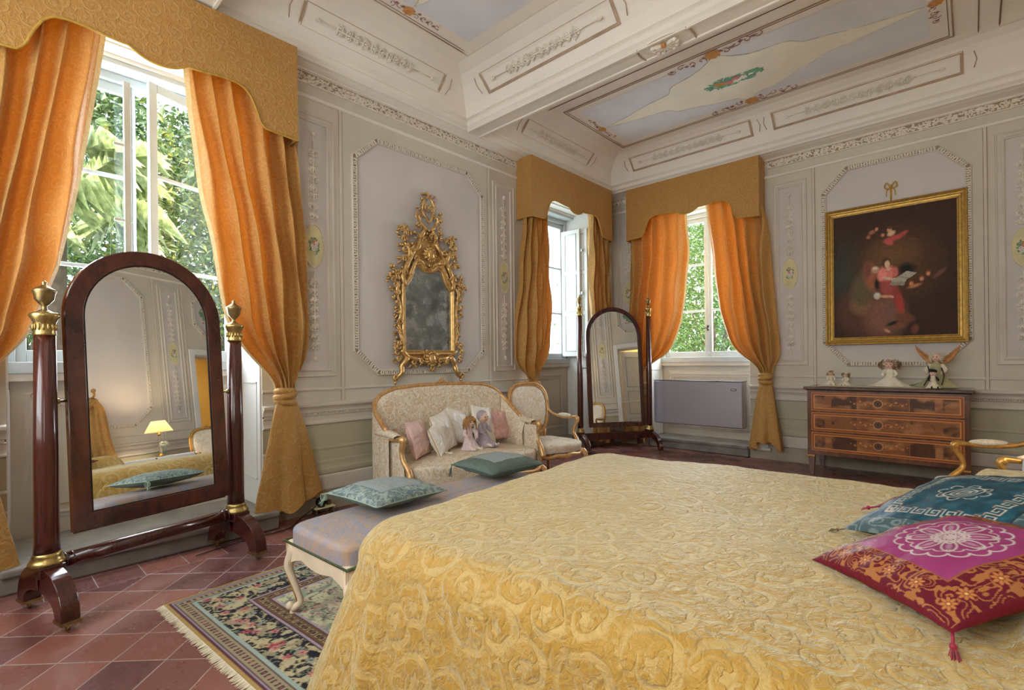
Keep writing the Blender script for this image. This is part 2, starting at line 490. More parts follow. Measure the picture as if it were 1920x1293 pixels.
# cornice under the coves
def strip(b, s0, s1, prof, m=0):
    """moulding running along a wall; prof [(p,z)] closed against the wall"""
    n = len(prof)
    vs = [(s0, -p, z) for p, z in prof] + [(s1, -p, z) for p, z in prof]
    fs = [(k, (k + 1) % n, n + (k + 1) % n, n + k) for k in range(n)] + [tuple(range(n)), tuple(range(2 * n - 1, n - 1, -1))]
    b.add(vs, fs, m, False)
def corn(p): return [(0, 3.83), (.035, 3.83), (.04, 3.84), (.06, 3.845), (p * .75, 3.857), (p * .8, 3.862), (p + .01, 3.868), (p + .01, 3.88), (0, 3.88)]
TN = [0]
def trim(b, w, mats, **k):
    TN[0] += 1
    l, a = WF[w]
    return b.build('trim_%d' % TN[0], mats, kind='structure', loc=l, rot=(0, 0, a), **k)
for w, s0, s1, p in (('A', YD, 0, .12), ('B', 0, XC, .20), ('C', 0, -YD, .12), ('D', -XC, 0, .2)):
    b = MB(); strip(b, s0, s1, corn(p)); 
    strip(b, s0, s1, [(0, 3.605), (.012, 3.605), (.022, 3.615), (.022, 3.628), (.008, 3.64), (0, 3.64)])
    trim(b, w, M['ceil'])
# leaf frieze
def petals(b, n, s0, s1, z0, z1, p0, rng, size=.016, m=0):
    for k in range(n):
        s = rng.uniform(s0, s1); z = rng.uniform(z0 + size * .4, z1 - size * .4); a = rng.uniform(0, PI)
        L = size * rng.uniform(.7, 1.25); c, t = math.cos(a), math.sin(a); W = L * .5; h = size * rng.uniform(.5, .95)
        b.add([(s - c * L, -p0, z - t * L), (s - t * W, -p0, z + c * W), (s + c * L, -p0, z + t * L), (s + t * W, -p0, z - c * W), (s + c * L * .15, -p0 - h, z + t * L * .15)],
              [(0, 1, 4), (1, 2, 4), (2, 3, 4), (3, 0, 4)], m, True)
rng = random.Random(3)
for w, s0, s1 in (('A', -5.37, -2.06), ('A', -.6, 0), ('B', 0, .62), ('B', 2.08, XC), ('C', 0, 6.2)):
    b = MB()
    b.box(s0, s1, -.008, 0, 3.735, 3.832, 1)
    b.box(s0, s1, -.022, 0, 3.728, 3.738, 0); b.box(s0, s1, -.018, 0, 3.826, 3.832, 0)
    petals(b, int((s1 - s0) * 420), s0, s1, 3.742, 3.824, .007, rng, .0165)
    trim(b, w, [M['white'], M['brown']], fix=False)

# ---- dado
def dado(w, s0, s1, full=True):
    b = MB()
    strip(b, s0, s1, [(0, 0), (.03, 0), (.03, .17), (.018, .18), (0, .18)], 3)
    strip(b, s0, s1, [(0, .18), (.035, .18), (.038, .19), (.038, .30), (.03, .315), (0, .315)], 1)
    strip(b, s0, s1, [(0, .315), (.026, .32), (.030, .335), (.030, .36), (.022, .375), (.018, .40), (.018, .43), (.012, .44), (.012, .53), (.018, .54), (.018, .552), (.006, .562), (0, .562)], 2)
    strip(b, s0, s1, [(0, .562), (.004, .562), (.004, .758), (0, .758)], 2)
    strip(b, s0, s1, [(0, .758), (.022, .765), (.024, .775), (.016, .785), (.010, .80), (.010, .835), (.018, .843), (.018, .848), (0, .85)], 1)
    strip(b, s0, s1, [(0, .866), (.012, .868), (.012, .885), (.016, .90), (.030, .915), (.040, .925), (.040, .945), (.026, .952), (0, .955)], 1)
    # bead and reel between
    x = s0 + .01; k = 0
    while x < s1 - .05:
        if k % 4 == 0: b.box(x, x + .045, -.016, 0, .851, .864, 1); x += .050
        else: b.box(x, x + .012, -.018, 0, .850, .865, 1); x += .017
        k += 1
    b.box(s0, s1, -.005, 0, .848, .868, 4)
    trim(b, w, [M['wall'], M['dadow'], M['olive'], M['skirt'], M['line']], fix=False)
dado('A', YD, -6.83); dado('A', -5.37, -2.06); dado('A', -.6, 0)
dado('B', 0, .62); dado('B', 2.08, XC); dado('C', 0, DS - DWH - .1); dado('C', DS + DWH + .1, 6.2)

# ---- raised wall divisions, panels and reliefs
def spiral(b, c, r0, turns, a0, hand, th, m=0, n=5, h=.011, pts=14):
    path = []; rr = []
    for k in range(pts):
        t = k / (pts - 1); r_ = r0 * (1 - t * .82); a = a0 + hand * turns * 2 * PI * t
        path.append((c[0] + r_ * math.cos(a), -h, c[1] + r_ * math.sin(a))); rr.append(th * (1 - .45 * t))
    b.tube(path, rr, n, m)
    b.ell((path[-1][0], -h, path[-1][2]), (th * 1.5,) * 3, None, m, 6, 4)
def leaf(b, x, z, L, a, m=0, h=.010, wd=.42):
    c, t = math.cos(a), math.sin(a); W = L * wd
    b.add([(x, -.001, z), (x + c * L * .5 - t * W, -.001, z + t * L * .5 + c * W), (x + c * L, -.002, z + t * L), (x + c * L * .5 + t * W, -.001, z + t * L * .5 - c * W), (x + c * L * .5, -h, z + t * L * .5)],
          [(0, 1, 4), (1, 2, 4), (2, 3, 4), (3, 0, 4)], m, True)
def cone(b, x, z, up=1, m=0):
    b.ell((x, -.014, z), (.017, .014, .026), None, m, 8, 6)
    for k in range(9):
        b.ell((x + .012 * math.sin(k * 2.4), -.025, z + (k - 4) * .0050), (.0048, .005, .0048), None, m, 5, 4)
def candelabra(b, x, z0, z1, wd, rng, m=0):
    """one arm of the grotesque relief growing from z0 to z1"""
    b.tube([(x, -.010, z0), (x, -.010, z1)], .0060, 5, m)
    z = min(z0, z1) + .03; top = max(z0, z1) - .03
    while z < top:
        for sg in (-1, 1):
            r_ = rng.uniform(.018, .028)
            cx = x + sg * rng.uniform(.40, .55) * wd; cz = z + rng.uniform(-.008, .008)
            spiral(b, (cx, cz), r_, 1.15, R(90) + sg * R(90), -sg, .0062, m)
            b.tube([(x, -.006, z - .03), (x + sg * wd * .3, -.012, z - .022), (cx + sg * r_ * .2, -.010, cz - r_)], .0055, 4, m)
            for q in range(5):
                leaf(b, cx + rng.uniform(-.02, .02), cz + rng.uniform(-.025, .025), rng.uniform(.014, .026), rng.uniform(0, 2 * PI), m, .017)
            leaf(b, x, z + .01, .036, R(90) - sg * R(38), m, .018)
        b.ell((x, -.012, z), (.010, .012, .012), None, m, 6, 4)
        z += rng.uniform(.072, .088)
M['leafg'] = plain('painted_green', (118, 150, 118), .9, .12, 30); M['rose'] = plain('painted_rose', (212, 132, 132), .9, .12, 30)
M['rosew'] = plain('painted_pale_flower', (226, 220, 222), .9, .08, 30); M['cream'] = plain('painted_cream', (214, 205, 160), .9, .06, 8)
M['ochre'] = plain('painted_ochre', (204, 148, 88), .9, .12, 30); M['mauve'] = plain('painted_mauve', (158, 116, 116), .9, .12, 30)
M['bluef'] = plain('painted_blue', (158, 176, 200), .9, .1, 20)
def flat(b, x, z, rx, rz, a=0, m=0, y=-.004, n=7, f=0):
    c, t = math.cos(a), math.sin(a)
    vs = [(x, y - .0012, z)]
    for k in range(n):
        q = 2 * PI * k / n; u = rx * math.cos(q); v = rz * math.sin(q)
        vs.append((x + u * c - v * t, y, z + u * t + v * c))
    b.add(vs, [(0, 1 + k, 1 + (k + 1) % n) for k in range(n)], m, False)
def bouquet(b, x, z, s, rng, y=-.004, mi=(0, 1, 2, 3)):
    g, r_, w_, o_ = mi
    for k in range(46):
        a = rng.uniform(0, 2 * PI); d = s * math.sqrt(rng.random())
        flat(b, x + d * math.cos(a) * .75, z + d * math.sin(a) * 1.25, s * .22, s * .09, rng.uniform(0, PI), g, y - .0002 * (k % 5), 5)
    for k, (dx, dz, m_) in enumerate([(-.05, .25, r_), (.25, -.15, w_), (-.3, -.1, w_), (.1, .65, o_), (-.15, -.55, w_), (.3, .35, w_)]):
        for q in range(6):
            a = q * PI / 3
            flat(b, x + s * dx + s * .14 * math.cos(a), z + s * dz + s * .14 * math.sin(a), s * .15, s * .11, a, m_, y - .002 - .0002 * k, 6)
        flat(b, x + s * dx, z + s * dz, s * .1, s * .1, 0, o_ if m_ != o_ else r_, y - .0035, 6)
def narrow_panel(w, s, half=.125, z0=1.25, z1=3.43, zm=2.33, mh=.205, mw=.085, seed=1):
    rng = random.Random(seed)
    b = MB()
    pts = [(s - half, z0), (s + half, z0), (s + half, z1), (s - half, z1)]
    b.frame(pts, [(-.004, .0), (-.004, .004), (0, .012), (.012, .016), (.02, .012), (.024, .005), (.052, .005), (.056, .012), (.066, .014), (.072, .0)], 0)
    b.box(s - half + .002, s + half - .002, -.0015, 0, z0, z1, 1)
    o = trim(b, w, [M['dadow'], M['panel']])
    b = MB()
    candelabra(b, s, zm + mh + .02, z1 - .17, .055, rng)
    candelabra(b, s, z0 + .17, zm - mh - .02, .055, rng)
    b.tube([(s, -.006, z1 - .2), (s, -.006, z1 - .12)], .004, 5); cone(b, s, z1 - .10)
    b.tube([(s, -.006, z0 + .2), (s, -.006, z0 + .11)], .004, 5); cone(b, s, z0 + .09)
    b.build('scroll_relief', M['white'], o)
    b = MB()
    n = 40
    vs = [(s, -.010, zm)]
    for k in range(n): a = 2 * PI * k / n; vs.append((s + mw * math.cos(a), -.006, zm + mh * .9 * math.sin(a)))
    b.add(vs, [(0, 1 + k, 1 + (k + 1) % n) for k in range(n)], 0, True)
    for k in range(56):
        a = 2 * PI * k / 56
        b.ell((s + (mw + .004) * math.cos(a), -.009, zm + (mh * .9 + .004) * math.sin(a)), (.006, .005, .006), None, 1, 5, 4)
    bouquet(b, s, zm, .062, rng, -.012, (2, 3, 4, 5))
    b.build('painted_medallion', [M['cream'], M['white'], M['leafg'], M['rose'], M['rosew'], M['ochre']], o, fix=False)
    return o
def divider(w, s, z0=.955, z1=3.605):
    b = MB(); b.box(s - .012, s + .012, -.012, 0, z0, z1, 0); b.box(s + .012, s + .018, -.004, 0, z0, z1, 1); b.box(s - .018, s - .012, -.004, 0, z0, z1, 1)
    trim(b, w, [M['dadow'], M['line2']], bev=.004)
def octagon(w, s0, s1, z0, z1, cx, cz, seed=5):
    rng = random.Random(seed)
    pts = [(s0 + cx, z0), (s1 - cx, z0), (s1, z0 + cz), (s1, z1 - cz), (s1 - cx, z1), (s0 + cx, z1), (s0, z1 - cz), (s0, z0 + cz)]
    b = MB()
    n = 8
    b.add([(p[0], -.0015, p[1]) for p in pts], [tuple(range(n))], 1, False)
    b.frame(pts, [(0, .0015), (.001, .018), (.008, .022), (.012, .010)], 0); b.frame(pts, [(.012, .010), (.044, .010)], 2); b.frame(pts, [(.044, .010), (.047, .022), (.054, .018), (.058, .0)], 0)
    o = trim(b, w, [M['dadow'], M['panel'], M['brown']])
    b = MB()
    for i in range(n):
        a, c = Vector(pts[i]), Vector(pts[(i + 1) % n]); L = (c - a).length; d = (c - a) / L; nn = Vector((d.y, -d.x))
        k = int(L / .024)
        for j in range(k):
            t = (j + .5) / k * L
            for q, off in ((0, .015), (1, .028), (2, .040)):
                p = a + d * (t + rng.uniform(-.004, .004)) + nn * off
                ang = math.atan2(d.y, d.x) + (R(50), 0, R(-50))[q] + rng.uniform(-.3, .3)
                leaf(b, p.x - .010 * math.cos(ang), p.y - .010 * math.sin(ang), .025, ang, 0, .019, .42)
                b.v[-1] = (b.v[-1][0], b.v[-1][1] - .011, b.v[-1][2])
                for z_ in range(2, 6): b.v[-z_] = (b.v[-z_][0], b.v[-z_][1] - .011, b.v[-z_][2])
    b.build('leaf_moulding', M['white'], o, fix=False)
    return o
narrow_panel('A', -4.925, .125, 1.25, 3.41, seed=1); divider('A', -4.665)
octagon('A', -4.50, -2.91, 1.23, 3.42, .22, .20, 2); divider('A', -2.76)
narrow_panel('A', -2.51, .118, 1.25, 3.41, seed=3)
narrow_panel('A', -.30, .118, 1.25, 3.41, seed=4)
narrow_panel('B', .30, .118, 1.25, 3.41, seed=5)
narrow_panel('B', 2.565, .122, 1.28, 3.44, zm=2.355, seed=6); divider('B', 2.83)
octagon('B', 2.965, 4.19, 1.25, 3.48, .22, .24, 7); divider('B', 4.345)
narrow_panel('B', 4.61, .125, 1.28, 3.44, zm=2.355, seed=8)
narrow_panel('C', 2.05, .125, 1.28, 3.44, zm=2.355, seed=9); divider('C', 2.32); divider('C', 1.80)
octagon('C', 2.55, 5.1, 1.25, 3.48, .25, .24, 10)
# strip under the frieze and base line of the field
for w, s0, s1 in (('A', -5.37, -2.06), ('B', 2.08, XC), ('C', 0, 6.2)):
    b = MB(); strip(b, s0, s1, [(0, 1.055), (.008, 1.058), (.012, 1.068), (.008, 1.08), (0, 1.083)])
    trim(b, w, [M['dadow']])

# ---- painted and relief work of the ceiling (built on the plaster)
def polyline(b, pts, wd, m, y=0):
    b.tube(pts, wd, 4, m)
b = MB()
def zline(pts, m=0, wd=.006, closed=True):
    P = [(x, y, ZC - .003) for x, y in pts]
    if closed:
        n = len(P)
        for i in range(n): b.tube([P[i], P[(i + 1) % n]], wd, 4, m)
    else: b.tube(P, wd, 4, m)
def rect(x0, x1, y0, y1): return [(x0, y0), (x1, y0), (x1, y1), (x0, y1)]
def rline(x0, x1, y0, y1, m=0, wd=.006): zline(rect(x0, x1, y0, y1), m, wd)
def cloth_field(x0, x1, y0, y1, tp, seed):
    rng = random.Random(seed)
    b.add([(x, y, ZC - .002) for x, y in rect(x0, x1, y0, y1)], [(0, 1, 2, 3)], 2, False)
    cx = (x0 + x1) / 2; cyy = (y0 + y1) / 2; hx = (x1 - x0) / 2; hy = (y1 - y0) / 2
    n = 72; pts = []
    for k in range(n):
        a = 2 * PI * k / n; c, t = math.cos(a), math.sin(a)
        r_ = 1 / (abs(c) ** .62 + abs(t) ** .62) ** (1 / .62) if True else 1
        r_ = (abs(c) ** .80 + abs(t) ** .80) ** (-1 / .80)
        w_ = 1 + .06 * math.sin(a * 6 + 1) + .04 * math.sin(a * 11)
        if min(abs(c), abs(t)) < .06: w_ = 1
        pts.append((cx + hx * .99 * r_ * c * w_, cyy + hy * 1.0 * r_ * t * w_))
    b.add([(cx, cyy, ZC - .005)] + [(p[0], p[1], ZC - .004) for p in pts], [(0, 1 + k, 1 + (k + 1) % n) for k in range(n)], 3, False)
    for k in range(n): b.tube([(pts[k][0], pts[k][1], ZC - .004), (pts[(k + 1) % n][0], pts[(k + 1) % n][1], ZC - .004)], .004, 4, 4 if k % 3 else 9)
def on_ceiling(x, y, ang):
    """matrix taking wall-plane coordinates (x, -y outwards, z) to the ceiling face at x,y"""
    c, t = math.cos(ang), math.sin(ang)
    return Matrix(((c, 0, -t, x), (t, 0, c, y), (0, 1, 0, ZC - .001), (0, 0, 0, 1)))
def ribbon(x, y, ang, s, seed):
    rng = random.Random(seed)
    b.M = on_ceiling(x, y, ang)
    for q in range(8):
        a = q * PI / 4; flat(b, s * .09 * math.cos(a), s * .09 * math.sin(a), s * .10, s * .07, a, 6, -.006)
    for sg in (-1, 1):
        for k in range(4):
            spiral(b, (sg * s * (.28 + .24 * k), s * rng.uniform(-.07, .07)), s * .12, .8, rng.uniform(0, 6), sg, s * .010, 7, 4, .004, 9)
            for q in range(2): leaf(b, sg * s * (.24 + .24 * k), s * rng.uniform(-.08, .08), s * .14, rng.uniform(0, 6), 7 if q else 8, .006)
    b.M = None
def bay(x0, x1, y0, y1, seed, gar=True):
    rline(x0, x1, y0, y1, 0, .0045)
    g = .17; rline(x0 + g, x1 - g, y0 + g, y1 - g, 1, .007); rline(x0 + g + .03, x1 - g - .03, y0 + g + .03, y1 - g - .03, 0, .003)
    h = .33; cloth_field(x0 + h, x1 - h, y0 + h * .9, y1 - h * .9, 0, seed)
    cx, cyy = (x0 + x1) / 2, (y0 + y1) / 2
    ribbon(cx, y1 - .27, 0, .42, seed + 1); ribbon(cx, y0 + .27, 0, .42, seed + 2)
    ribbon(x0 + .27, cyy, R(90), .30, seed + 3); ribbon(x1 - .27, cyy, R(90), .30, seed + 4)
    if gar:
        b.M = on_ceiling(cx, cyy, R(90))
        rr = random.Random(seed)
        for k in range(130):
            a = rr.uniform(0, 2 * PI); d = math.sqrt(rr.random())
            flat(b, d * .10 * math.cos(a), d * .30 * math.sin(a), .035, .011, R(90) + rr.uniform(-.9, .9), 5, -.007 - .0003 * (k % 4), 5)
        for dx, dz, m_ in ((0, .12, 6), (.02, .05, 10), (-.02, -.03, 10), (.01, -.09, 3), (-.02, .16, 6), (.03, -.02, 3)):
            for q in range(6):
                a = q * PI / 3; flat(b, dx + .022 * math.cos(a), dz + .026 * math.sin(a), .022, .016, a, m_, -.010, 6)
        b.M = None
bay(.46, 4.30, -2.26, -.53, 20)
bay(.46, 4.30, -5.35, -3.48, 30)
rline(4.44, XC - .46, -2.26, -.60); rline(4.44, XC - .46, -5.35, -3.55)
ceiling_mats = [M['line'], M['line2'], M['bluef'], M['cream2'] if 'cream2' in M else plain('painted_ivory', (240, 236, 220), .9, .03, 4), plain('painted_edge', (196, 200, 196), .9, .1, 6),
                plain('painted_seagreen', (112, 172, 146), .9, .12, 30), M['ochre'], M['mauve'], M['rosew'], plain('painted_yellow', (224, 216, 184), .9, .1, 6), M['rose']]
ceiling_mats[2] = plain('painted_sky', (222, 224, 230), .9, .03, 3)
TN[0] += 1
b.build('trim_%d' % TN[0], ceiling_mats, kind='structure', fix=False)

def cove_panel(O, U, V, L, W, seed):
    """framed candelabra relief lying on a cove; O centre, U along, V up the cove"""
    U = Vector(U).normalized(); V = Vector(V).normalized(); N = U.cross(V)
    if N.z > 0: N = -N
    # local: x -> U, z -> V, -y -> N (towards the room)
    Mx = Matrix(((U.x, -N.x, V.x, O[0]), (U.y, -N.y, V.y, O[1]), (U.z, -N.z, V.z, O[2]), (0, 0, 0, 1)))
    q = MB(); q.M = Mx; rng = random.Random(seed)
    q.frame([(-L / 2, -W / 2), (L / 2, -W / 2), (L / 2, W / 2), (-L / 2, W / 2)], [(0, .0), (0, .006), (.005, .006), (.006, .002), (.016, .002), (.018, .006), (.024, .004), (.026, 0)], 1)
    for sg in (-1, 1):
        q.tube([(sg * (L / 2 + .10), -.003, -W * .45), (sg * (L / 2 + .12), -.003, 0), (sg * (L / 2 + .10), -.003, W * .45)], .004, 4, 1)
    q.M = Mx @ Matrix.Rotation(R(90), 4, 'Y')
    candelabra(q, 0, -L * .30, L * .30, W * .28, rng, 0)
    for sg in (-1, 1):
        q.tube([(0, -.006, sg * L * .28), (0, -.006, sg * L * .40)], .005, 5, 0); cone(q, 0, sg * L * .42, 1, 0)
    TN[0] += 1
    return q.build('trim_%d' % TN[0], [M['white'], M['line2']], kind='structure', fix=False)
dA = Vector((.19, 0, .20)); dB = Vector((0, -.17, .20)); dR = Vector((0, -.2, .2)); dRn = Vector((0, .2, .2))
cove_panel((.262, -1.68, 4.155), (0, 1, 0), dA, 1.38, .18, 1)
cove_panel((.262, -4.40, 4.155), (0, 1, 0), dA, 1.42, .18, 2)
cove_panel((1.42, -.40, 4.155), (1, 0, 0), dB, 1.62, .17, 3)
cove_panel((3.34, -.40, 4.155), (1, 0, 0), dB, 1.66, .17, 4)
cove_panel((1.35, -3.20 - .185, 4.155), (1, 0, 0), dR, 1.50, .18, 5)
cove_panel((3.40, -3.20 - .185, 4.155), (1, 0, 0), dR, 1.50, .18, 6)
# shell under the beam
b = MB()
b.M = Matrix(((1, 0, 0, 2.42), (0, 0, 1, -3.10), (0, 1, 0, 3.872), (0, 0, 0, 1)))
b.add([(0, -.004, 0)] + [(.22 * math.cos(a), -.004, .12 * math.sin(a)) for a in np.linspace(0, 2 * PI, 37)[:-1]], [(0, 1 + k, 1 + (k + 1) % 36) for k in range(36)], 0, False)
for sg in (-1, 1):
    b.tube([(sg * (.20 + .03 * math.cos(a)), -.006, .10 * math.sin(a)) for a in np.linspace(-1.4, 1.4, 10)], .007, 5, 2)
for k in range(9):
    a = R(-20) + R(220) * k / 8
    b.ell((.055 * math.cos(a), -.018, -.02 + .05 * math.sin(a)), (.05, .018, .016), Matrix.Rotation(-a, 3, 'Y'), 0, 8, 6)
    b.ell((.098 * math.cos(a), -.022, -.02 + .085 * math.sin(a)), (.022, .018, .018), None, 0, 8, 6)
b.ell((0, -.03, -.045), (.02, .02, .028), None, 1, 8, 6)
TN[0] += 1
b.build('trim_%d' % TN[0], [M['white'], M['ochre'], M['line2']], kind='structure', fix=False)

# ---- windows
def glass_mat():
    t = NT('window_glass')
    tr = t.n('BsdfTransparent', {'Color': (.96, .98, .97, 1)}); gl = t.n('BsdfGlossy', {'Roughness': .02, 'Color': (1, 1, 1, 1)})
    fr = t.n('LayerWeight', {'Blend': .5}).outputs[1]
    fac = t.math('ADD', t.math('MULTIPLY', t.math('POWER', fr, 4.0), .7), .035)
    mx = t.n('MixShader', {'Fac': fac})
    t.t.links.new(tr.outputs[0], mx.inputs[1]); t.t.links.new(gl.outputs[0], mx.inputs[2]); t.t.links.new(mx.outputs[0], t.out.inputs[0])
    return t.m
M['glass'] = glass_mat()
def sash(parent, x0, x1, z0, z1, y0=0, th=.04, rows=3, hinge=None, ang=0):
    """one casement; hinge side local x"""
    e = bpy.data.objects.new('sash', None); COL.objects.link(e); e.parent = parent
    hx = x0 if hinge == 'l' else x1
    e.location = (hx, y0, 0); e.rotation_euler = (0, 0, ang)
    b = MB(); st = .055
    b.box(x0 - hx, x0 - hx + st, -th / 2, th / 2, z0, z1); b.box(x1 - hx - st, x1 - hx, -th / 2, th / 2, z0, z1)
    b.box(x0 - hx + st, x1 - hx - st, -th / 2, th / 2, z1 - .07, z1); b.box(x0 - hx + st, x1 - hx - st, -th / 2, th / 2, z0, z0 + .08)
    for k in range(1, rows):
        z = lerp(z0, z1, k / rows); b.box(x0 - hx + st, x1 - hx - st, -th / 2 + .005, th / 2 - .005, z - .013, z + .013)
    b.build('sash_frame', M['winpaint'], e, bev=.005)
    b = MB(); b.add([(x0 - hx + st, 0, z0 + .08), (x1 - hx - st, 0, z0 + .08), (x1 - hx - st, 0, z1 - .07), (x0 - hx + st, 0, z1 - .07)], [(0, 1, 2, 3)], 0, False)
    b.build('pane', M['glass'], e, fix=False)
    return e
def window(n, w, c, openl=0, openr=0):
    (lx, ly, lz), a = wloc(w, c)
    root = bpy.data.objects.new('window_%d' % n, None); COL.objects.link(root); root.location = (lx, ly, 0); root.rotation_euler = (0, 0, a); root['kind'] = 'structure'
    z0, z1 = 1.30, 3.42
    b = MB()
    b.box(-HW, -HW + .06, .44, .56, z0, z1 + .06); b.box(HW - .06, HW, .44, .56, z0, z1 + .06); b.box(-HW + .06, HW - .06, .44, .56, z1, z1 + .06)
    b.box(-HW, HW, .40, .58, z0 - .05, z0 + .03)
    b.box(-HW, HW, .30, .46, z1 + .06, ZT)
    b.build('window_frame', M['winpaint'], root, bev=.006)
    sash(root, -HW + .06, -.0, z0 + .03, z1, .50, hinge='l', ang=openl)
    sash(root, .0, HW - .06, z0 + .03, z1, .50, hinge='r', ang=openr)
    # lining of the reveal with mouldings
    b = MB()
    for sg in (-1, 1):
        x0, x1 = sorted((sg * HW, sg * (HW - .012)))
        b.box(x0, x1, .02, .44, .02, ZT - .0)
        xx = sg * (HW - .012)
        for zz0, zz1 in ((.35, 1.15),):
            for (ya, yb, za, zb) in ((.08, .09, zz0, zz1), (.37, .38, zz0, zz1), (.08, .38, zz0, zz0 + .01), (.08, .38, zz1 - .01, zz1)):
                b.box(min(xx, xx - sg * .006), max(xx, xx - sg * .006), ya, yb, za, zb)
    b.box(-HW, HW, .02, .44, ZT - .012, ZT)
    b.box(-HW + .012, HW - .012, .12, .135, ZT - .024, ZT - .012); b.box(-HW + .012, HW - .012, .28, .31, ZT - .035, ZT - .012)
    b.build('reveal_lining', M['winwhite'], root, fix=False)
    b = MB(); y = .46
    b.box(-HW + .012, HW - .012, .41, .46, 1.20, 1.25); 
    b.frame([(-HW + .16, .30), (HW - .16, .30), (HW - .16, 1.06), (-HW + .16, 1.06)], [(0, 0), (0, .010), (.02, .014), (.03, .006), (.05, .006), (.06, 0)], 0, y=y)
    b.frame([(-HW + .20, .34), (HW - .20, .34), (HW - .20, 1.02), (-HW + .20, 1.02)], [(0, 0), (0, .005), (.008, .005), (.008, 0)], 1, y=y)
    for k in range(40): b.box(-HW + .21 + k * .0262, -HW + .226 + k * .0262, y - .012, y, 1.022, 1.034, 0)
    b.build('apron_moulding', [M['dadow'], M['line2']], root, fix=False)
    return root
w1 = window(1, 'A', -6.10, openl=R(0), openr=R(20))
w2 = window(2, 'A', -1.33)
w3 = window(3, 'B', 1.35)
# espagnolette bolts
def bolt(root, x, y, z0=1.34, z1=3.36):
    b = MB(); b.tube([(x, y, z0), (x, y, z1)], .007, 6)
    for z in (z0 + .05, 1.75, 2.3, 2.85, z1 - .06):
        b.lathe([(.010, -.015), (.013, 0), (.010, .015)], (x, y, z), 8)
    b.box(x - .09, x + .01, y - .012, y - .002, 2.02, 2.035)
    b.build('window_bolt', M['winpaint'], root)
bolt(w3, .01, .47)
b = MB(); b.box(-.015, .015, .462, .478, 1.72, 1.80); b.tube([(0, .46, 1.76), (0, .43, 1.76), (-.09, .425, 1.755)], .007, 6)
b.build('handle', plain('iron', (60, 56, 52), .4, .1, 10, metal=.8), w3)
# middle shutter / opened casement stile of the left window
b = MB()
b.box(-.10, -.06, .30, .34, 1.34, 3.38); b.tube([(-.05, .33, 1.34), (-.05, .33, 3.36)], .010, 6)
for z in (1.8, 2.35, 2.9): b.box(-.16, -.05, .31, .325, z, z + .022)
b.build('shutter_bar', M['winpaint'], w1, bev=.003)
# folded panelled shutter in window 2
def shutter(root, hx, hy, ang, wd=.40, name='shutter'):
    e = bpy.data.objects.new(name, None); COL.objects.link(e); e.parent = root; e.location = (hx, hy, 0); e.rotation_euler = (0, 0, ang)
    b = MB(); b.box(0, wd, -.018, .018, 1.36, 3.30)
    b.build('leaf', M['winwhite'], e, bev=.004)
    b = MB()
    for z0, z1 in ((1.45, 1.98), (2.06, 2.60), (2.68, 3.22)):
        for yy, sg in ((-.018, 1), (.018, -1)):
            b.M = Matrix(((1, 0, 0, 0), (0, sg, 0, yy), (0, 0, 1, 0), (0, 0, 0, 1)))
            b.frame([(.07, z0), (wd - .07, z0), (wd - .07, z1), (.07, z1)], [(0, 0), (0, .008), (.010, .008), (.016, 0)], 0)
    b.M = None
    b.build('shutter_panel', M['winpaint'], e, fix=False)
    return e
shutter(w2, HW - .085, .135, R(92), .33)
shutter(w2, HW - .035, .03, R(90), .40)
b = MB()
for z in (2.30, 2.95): b.box(HW - .10, HW - .03, .085, .115, z, z + .04)
b.build('shutter_hinge', M['winpaint'], w2, bev=.004)
# unseen windows added behind the camera as openings for the fill lamps
for n, c in ((4, -1.3), (5, -3.6)): window(n, 'D', c)

# stone steps in the bays
for n, (w, c, p) in {1: ('A', -6.10, .235), 3: ('B', 1.35, .06), 2: ('A', -1.33, .06)}.items():
    b = MB()
    hw = HW + (.04 if n == 1 else -.02)
    b.box(c - hw, c + hw, -p + .02, .0, 0, .10); b.box(c - hw, c + hw, -p, .0, .10, .145)
    b.box(c - HW + .013, c + HW - .013, -.0, .455, 0, .145)
    TN[0] += 1
    l, a = WF[w]
    b.build('trim_%d' % TN[0], M['stone'], kind='structure', loc=l, rot=(0, 0, a), bev=.012, fix=False)
# baseboard strip below left window apron etc. is part of the dado; door in the right wall
dr = bpy.data.objects.new('door_1', None); COL.objects.link(dr); dr.location = (XC, -DS, 0); dr.rotation_euler = (0, 0, R(-90)); dr['kind'] = 'structure'
b = MB()
for sg in (-1, 1):
    x0, x1 = sorted((sg * DWH, sg * (DWH + .10))); b.box(x0, x1, -.03, .0, 0, DH + .10)
    x0, x1 = sorted((sg * (DWH - .012), sg * DWH)); b.box(x0, x1, 0, .3, 0, DH)
b.box(-DWH, DWH, -.03, 0, DH, DH + .10); b.box(-DWH, DWH, 0, .3, DH - .012, DH)
b.build('door_frame', M['winwhite'], dr, bev=.006, fix=False)
e = bpy.data.objects.new('door_leaf', None); COL.objects.link(e); e.parent = dr; e.location = (DWH - .02, .30, 0); e.rotation_euler = (0, 0, R(180 - 38))
b = MB(); b.box(0, .98, -.02, .02, .01, DH - .02); b.build('slab', M['winwhite'], e, bev=.004)
b = MB()
for sg, yy in ((1, -.02), (-1, .02)):
    b.M = Matrix(((1, 0, 0, 0), (0, sg, 0, yy), (0, 0, 1, 0), (0, 0, 0, 1)))
    for x0, x1 in ((.1, .44), (.54, .88)):
        for z0, z1 in ((.15, .7), (.82, 1.35), (1.47, 2.18)):
            b.frame([(x0, z0), (x1, z0), (x1, z1), (x0, z1)], [(0, 0), (0, .010), (.012, .010), (.02, 0)], 0)
b.M = None
b.build('door_panel', M['winpaint'], e, fix=False)
